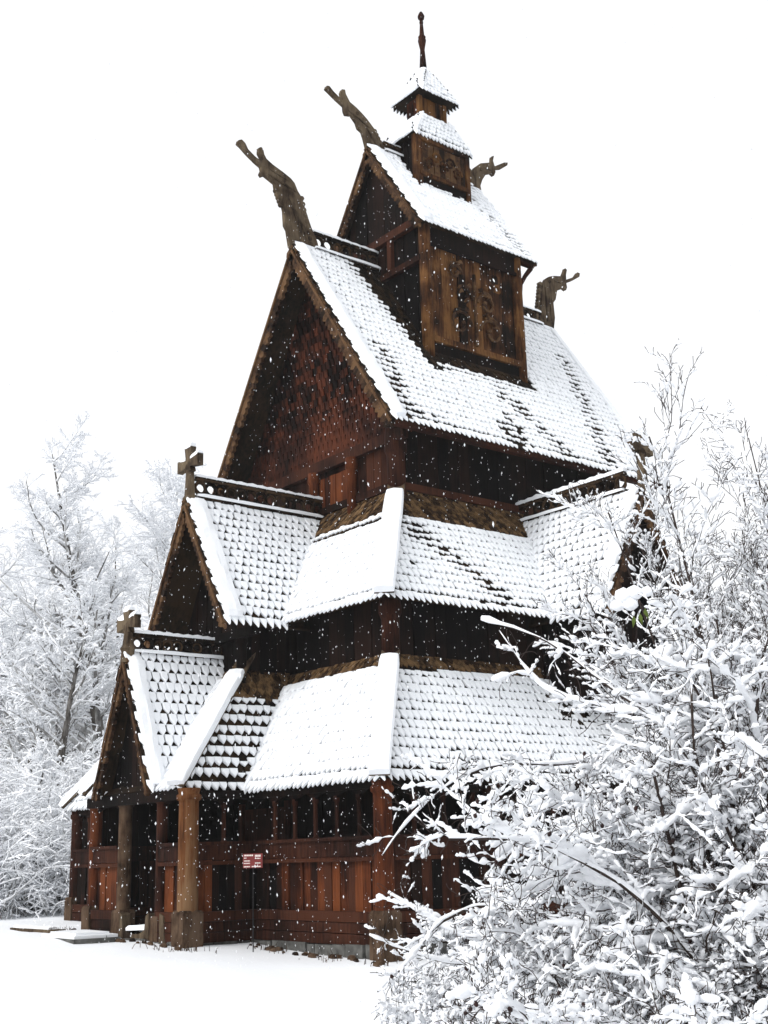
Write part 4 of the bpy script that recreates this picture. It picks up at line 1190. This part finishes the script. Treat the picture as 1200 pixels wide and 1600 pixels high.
# cfg rows: steps, wiggle, pull, children, child length, angle, start
CFG_ROSE = [(12, .10, -.17, 13, .38, .95, .10), (10, .16, -.11, 9, .50, .95, .08), (8, .20, -.05, 5, .80, .95, .10), (6, .20, .0, 0, 0, 0, 0)]
CFG_TALL = [(12, .05, .00, 17, .30, .62, .15), (8, .10, .04, 9, .45, .60, .12), (6, .14, .05, 4, .5, .6, .2), (4, .18, .02, 0, 0, 0, 0)]
def gp(u, dist, v=1500):
    p = at(u, v, dist); return V3(p[0], p[1], gh(p[0], p[1]))
left_ = -RT
A = (.024, .0215, .0155, .0095)
toward = unit((-FW[0], -FW[1], 0))
b1 = gp(965, 10.6)
plant('rose_shrub', 'wide arching rose shrub thick with snow, its low branches reaching the church corner', 'shrub', b1, 11, CFG_ROSE, M['twig'],
      fan(16, .80, 1.62, .020, rs0, tuple(left_*-.08)), A, 'snow laden shrubs beside the church', hips=95,
      extra=[([b1+V3(0, 0, .2), at(1000, 1225, 10.3), at(860, 1195, 10.1), at(740, 1205, 10.0), at(655, 1265, 9.9), at(598, 1335, 9.9)], .014, 22),
             ([b1+V3(0, 0, .1), at(800, 1430, 10.3), at(700, 1435, 10.2), at(640, 1500, 10.1), at(590, 1550, 10.0)], .02, 14),
             ([b1+V3(0, 0, .1), at(780, 1520, 10.4), at(680, 1500, 10.3), at(577, 1462, 10.2)], .014, 9),
             ([b1+V3(0, 0, .1), at(800, 1500, 10.6), at(700, 1450, 10.6), at(607, 1395, 10.6)], .012, 9)])
b2 = gp(1185, 8.8)
p2 = plant('rose_shrub', 'tall rose shrub bowed under snow at the right edge, leaning over its lower neighbour', 'shrub', b2, 12, CFG_ROSE, M['twig'],
      fan(20, .46, 2.75, .024, rs0, tuple(left_*-.02)), (.025, .0225, .016, .0098), 'snow laden shrubs beside the church', hips=95,
      extra=[([b2+V3(0, 0, 1.0), at(1080, 1180, 8.9), at(960, 1080, 9.0), at(850, 1000, 9.1), at(752, 968, 9.2)], .014, 16),
             ([b2+V3(0, 0, 1.0), at(1100, 1100, 8.9), at(1010, 1030, 9.0), at(905, 1000, 9.1)], .016, 16),
             ([b2+V3(0, 0, 1.0), at(1060, 1160, 8.6), at(960, 1110, 8.6), at(850, 1075, 8.6), at(780, 985, 8.6)], .010, 12)])
# a clump of snow with three green leaves still hanging below it
c = at(985, 930, 8.7)
tw_ = MB(); tw_.tube([at(1090, 985, 8.8), at(1040, 945, 8.75), c+V3(0, 0, .02), at(960, 938, 8.7)], [.009, .007, .005, .003], 5); tw_.build('leafy_twig', M['twig'], p2.root, True)
q = MB()
for (u, v, r) in ((975, 935, .06), (992, 930, .055), (965, 950, .045), (1012, 928, .04), (985, 948, .05)):
    k = at(u, v, 8.68)
    q.tube([k-CX*r*1.0, k-CX*r*.7+V3(0, 0, .01), k+V3(0, 0, .02), k+CX*r*.75+V3(0, 0, .01), k+CX*r], np.array([.2, .75, 1, .7, .2])*r, 8)
q.build('snow_clump', M['twigsnow'], p2.root, True)
for (u, v, dx) in ((990, 962, -.01), (1000, 958, .01), (1008, 950, .02)):
    k = at(u, v, 8.64); lf = MB(); L_ = .085
    lf.prism([k, k+CX*.016-V3(0, 0, L_*.35), k+CX*dx-V3(0, 0, L_), k-CX*.016-V3(0, 0, L_*.35)], -FW*.002); lf.build('leaf', M['leaf'], p2.root)
b3 = gp(770, 11.4)
plant('rose_shrub', 'low spreading shrub buried in snow at the foot of the taller shrubs', 'shrub', b3, 13, CFG_ROSE, M['twig'],
      fan(15, 1.2, 1.0, .012, rs0, tuple(left_*-.1)), (.021, .018, .0135, .009), 'snow laden shrubs beside the church', hips=60)
b4 = gp(1100, 9.6)
plant('rose_shrub', 'dense middle shrub packed with snow between the low and the tall rose shrub', 'shrub', b4, 14, CFG_ROSE, M['twig'],
      fan(17, .55, 2.1, .02, rs0, tuple(left_*-.08)), (.025, .0225, .016, .0098), 'snow laden shrubs beside the church', hips=80)
b5 = gp(1345, 11.2)
plant('young_tree', 'slender bare young tree with upright snowy twigs against the white sky', 'tree', b5, 15, CFG_TALL, M['twig'],
      fan(14, .26, 4.75, .018, rs0, tuple(left_*.16), .14), (.017, .014, .011, .008), None)
b6 = gp(1265, 10.6)
plant('young_tree', 'bare young tree with thin snowy twigs in front of the right-hand gable and its cross', 'tree', b6, 16, CFG_TALL, M['twig'],
      fan(9, .24, 3.5, .022, rs0, tuple(left_*.10), .16), (.016, .014, .011, .008), None)
b7 = gp(960, 8.2)
plant('rose_shrub', 'nearest shrub filling the bottom right corner with snow and dark twigs', 'shrub', b7, 18, CFG_ROSE, M['twig'],
      fan(15, 1.1, 1.35, .016, rs0, tuple(left_*-.3)), (.023, .020, .014, .009), 'snow laden shrubs beside the church', hips=80)

# woodland edge behind the church, to the left
CFG_TREE = [(16, .035, .02, 46, .33, 1.0, .16), (8, .11, .09, 13, .42, .8, .10), (6, .15, .02, 10, .45, .75, .10), (4, .2, -.05, 0, 0, 0, 0)]
CFG_SLIM = [(14, .04, .02, 22, .30, .95, .38), (8, .10, .05, 9, .42, .8, .15), (5, .16, .0, 8, .45, .75, .12), (3, .2, -.05, 0, 0, 0, 0)]
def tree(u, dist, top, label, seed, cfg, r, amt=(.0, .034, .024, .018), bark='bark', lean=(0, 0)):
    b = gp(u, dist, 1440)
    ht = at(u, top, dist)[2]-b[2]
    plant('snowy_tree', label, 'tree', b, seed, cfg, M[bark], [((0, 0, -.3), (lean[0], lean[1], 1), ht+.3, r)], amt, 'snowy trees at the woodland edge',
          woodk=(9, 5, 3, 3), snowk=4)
tree(168, 37, 700, 'tallest snowy broadleaf tree with a full rounded crown behind the porch', 31, CFG_TREE, .26)
tree(58, 35, 905, 'snowy tree with a clean pale trunk left of the tallest tree', 32, CFG_SLIM, .17)
tree(12, 39, 850, 'snowy tree with leaning trunk at the left edge of the wood', 33, CFG_SLIM, .2, lean=(.04, -.03))
tree(258, 41, 770, 'distant pale snowy tree rising beside the cross on the middle gable', 34, CFG_TREE, .2)
tree(100, 46, 800, 'pale snowy tree filling the gap behind the tallest tree', 35, CFG_TREE, .22)
tree(-40, 43, 800, 'broad snowy tree cut off by the left edge of the picture', 36, CFG_TREE, .22)
tree(180, 55, 850, 'far pale tree glimpsed between the tallest tree and the church', 40, CFG_TREE, .22)
tree(20, 57, 880, 'far pale tree behind the clean trunk at the left', 41, CFG_TREE, .22)
tree(300, 52, 900, 'far pale tree low behind the porch roof cross', 42, CFG_SLIM, .2)
tree(205, 33, 1080, 'short young snowy tree beside the porch roof', 37, CFG_TREE, .09, (.0, .026, .019, .015))
tree(35, 31, 1170, 'low multi-twigged young tree at the far left edge of the clearing', 38, CFG_TREE, .08, (.0, .026, .019, .015))

# undergrowth that reads as one pale mass
rs = np.random.default_rng(50); wm, sm = MB(), MB()
CFG_U = [(7, .18, -.05, 9, .5, .9, .12), (5, .28, -.05, 4, .55, .9, .15), (3, .25, -.05, 0, 0, 0, 0)]
for k in range(640):
    u = rs.uniform(-170, 330); dist = rs.uniform(29.5, 50)
    b = gp(u, dist, 1440); pl = Plant()
    for j in range(3):
        grow(pl, b+V3(rs.normal(0, .3), rs.normal(0, .3), -.1), (rs.normal(0, .45), rs.normal(0, .45), 1), rs.uniform(1.2, 3.2)*(.8+dist/70), .016, 0, CFG_U, rs)
    for pts, rad, lvl in pl.wood:
        wm.tube(pts, rad, 3, cap=False); snow_on(sm, pts, rad, .015 if lvl else .017, rs, 4)
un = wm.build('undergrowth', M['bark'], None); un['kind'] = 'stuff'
un['label'] = 'pale tangle of snowy undergrowth along the woodland edge'
us = sm.build('snow', M['twigsnow'], un, True)

# ------------------------------------------------------------------ falling snow
rs = np.random.default_rng(77); fm = MB()
for k in range(13500):
    dist = 2.2+10.5*rs.random()**.8
    p = at(rs.uniform(-60, 1260), rs.uniform(-60, 1600), dist)
    if p[2] < gh(p[0], p[1])+.05: continue
    r = min(.0052, .00125*math.exp(rs.normal(0, .42)))*(.75+dist*.055)
    ax = unit((rs.normal(0, .16), rs.normal(0, .16), 1)); s1 = unit(np.cross(ax, (1, .3, 0))); s2 = np.cross(ax, s1)
    l = r*rs.uniform(1.5, 2.8)
    vs = [p+ax*l, p-ax*l]+[p+(s1*math.cos(q)+s2*math.sin(q))*r*rs.uniform(.8, 1.2) for q in (0, 1.57, 3.14, 4.71)]
    fm.add(vs, [(0, 2, 3), (0, 3, 4), (0, 4, 5), (0, 5, 2), (1, 3, 2), (1, 4, 3), (1, 5, 4), (1, 2, 5)])
fo = fm.build('falling_snow', M['twigsnow'], None, True); fo['kind'] = 'stuff'
fo['label'] = 'scattered snowflakes falling through the air in front of the church'

# ------------------------------------------------------------------ haze
HAZE = 0.0006
if HAZE > 0:
    hb = MB(); hb.box(-75, 95, -45, 95, -1.6, 26)
    m = bpy.data.materials.new('snowy_air'); m.use_nodes = True
    for n_ in list(m.node_tree.nodes): m.node_tree.nodes.remove(n_)
    out = m.node_tree.nodes.new('ShaderNodeOutputMaterial'); pv = m.node_tree.nodes.new('ShaderNodeVolumePrincipled')
    pv.inputs['Color'].default_value = (.95, .96, .97, 1); pv.inputs['Density'].default_value = HAZE
    m.node_tree.links.new(pv.outputs['Volume'], out.inputs['Volume'])
    ho = hb.build('haze', m); ho['kind'] = 'stuff'

# ------------------------------------------------------------------ light
SUN_EL, SUN_DIR = math.radians(42), unit((-.92, .10, .70))
az = math.atan2(SUN_DIR[0], SUN_DIR[1])
w = bpy.data.worlds.new('World'); scene.world = w; w.use_nodes = True
nt = w.node_tree; bg = nt.nodes['Background']
sky = nt.nodes.new('ShaderNodeTexSky'); sky.sky_type = 'NISHITA'; sky.sun_disc = False
sky.sun_elevation = math.asin(SUN_DIR[2]); sky.sun_rotation = az
sky.dust_density = 6.0; sky.air_density = 1.0; sky.ozone_density = 1.0; sky.altitude = 0
hs = nt.nodes.new('ShaderNodeHueSaturation'); hs.inputs['Saturation'].default_value = 0.16
hs.inputs['Value'].default_value = 0.45
link(nt, sky, 'Color', hs, 'Color')
cloud = nt.nodes.new('ShaderNodeMixRGB'); cloud.blend_type = 'ADD'; cloud.inputs['Fac'].default_value = 1.0   # even light of the cloud deck
cloud.inputs['Color2'].default_value = (4.5, 4.55, 4.65, 1)
link(nt, hs, 'Color', cloud, 'Color1'); link(nt, cloud, 'Color', bg, 'Color')
bg.inputs['Strength'].default_value = 0.15
sd = bpy.data.lights.new('sun', 'SUN'); sd.energy = 0.6; sd.angle = math.radians(14); sd.color = (1, .975, .94)
so = bpy.data.objects.new('sun', sd); COL.objects.link(so)
so.rotation_euler = Vector(-SUN_DIR).to_track_quat('-Z', 'Y').to_euler()

scene.view_settings.view_transform = 'Standard'
scene.view_settings.look = 'None'
scene.view_settings.gamma = 1.0
scene.view_settings.use_curve_mapping = False
scene.view_settings.exposure = 0.36
scene.render.film_transparent = False
scene.cycles.max_bounces = 9
scene.cycles.diffuse_bounces = 7
scene.cycles.volume_bounces = 0
scene.cycles.use_denoising = True
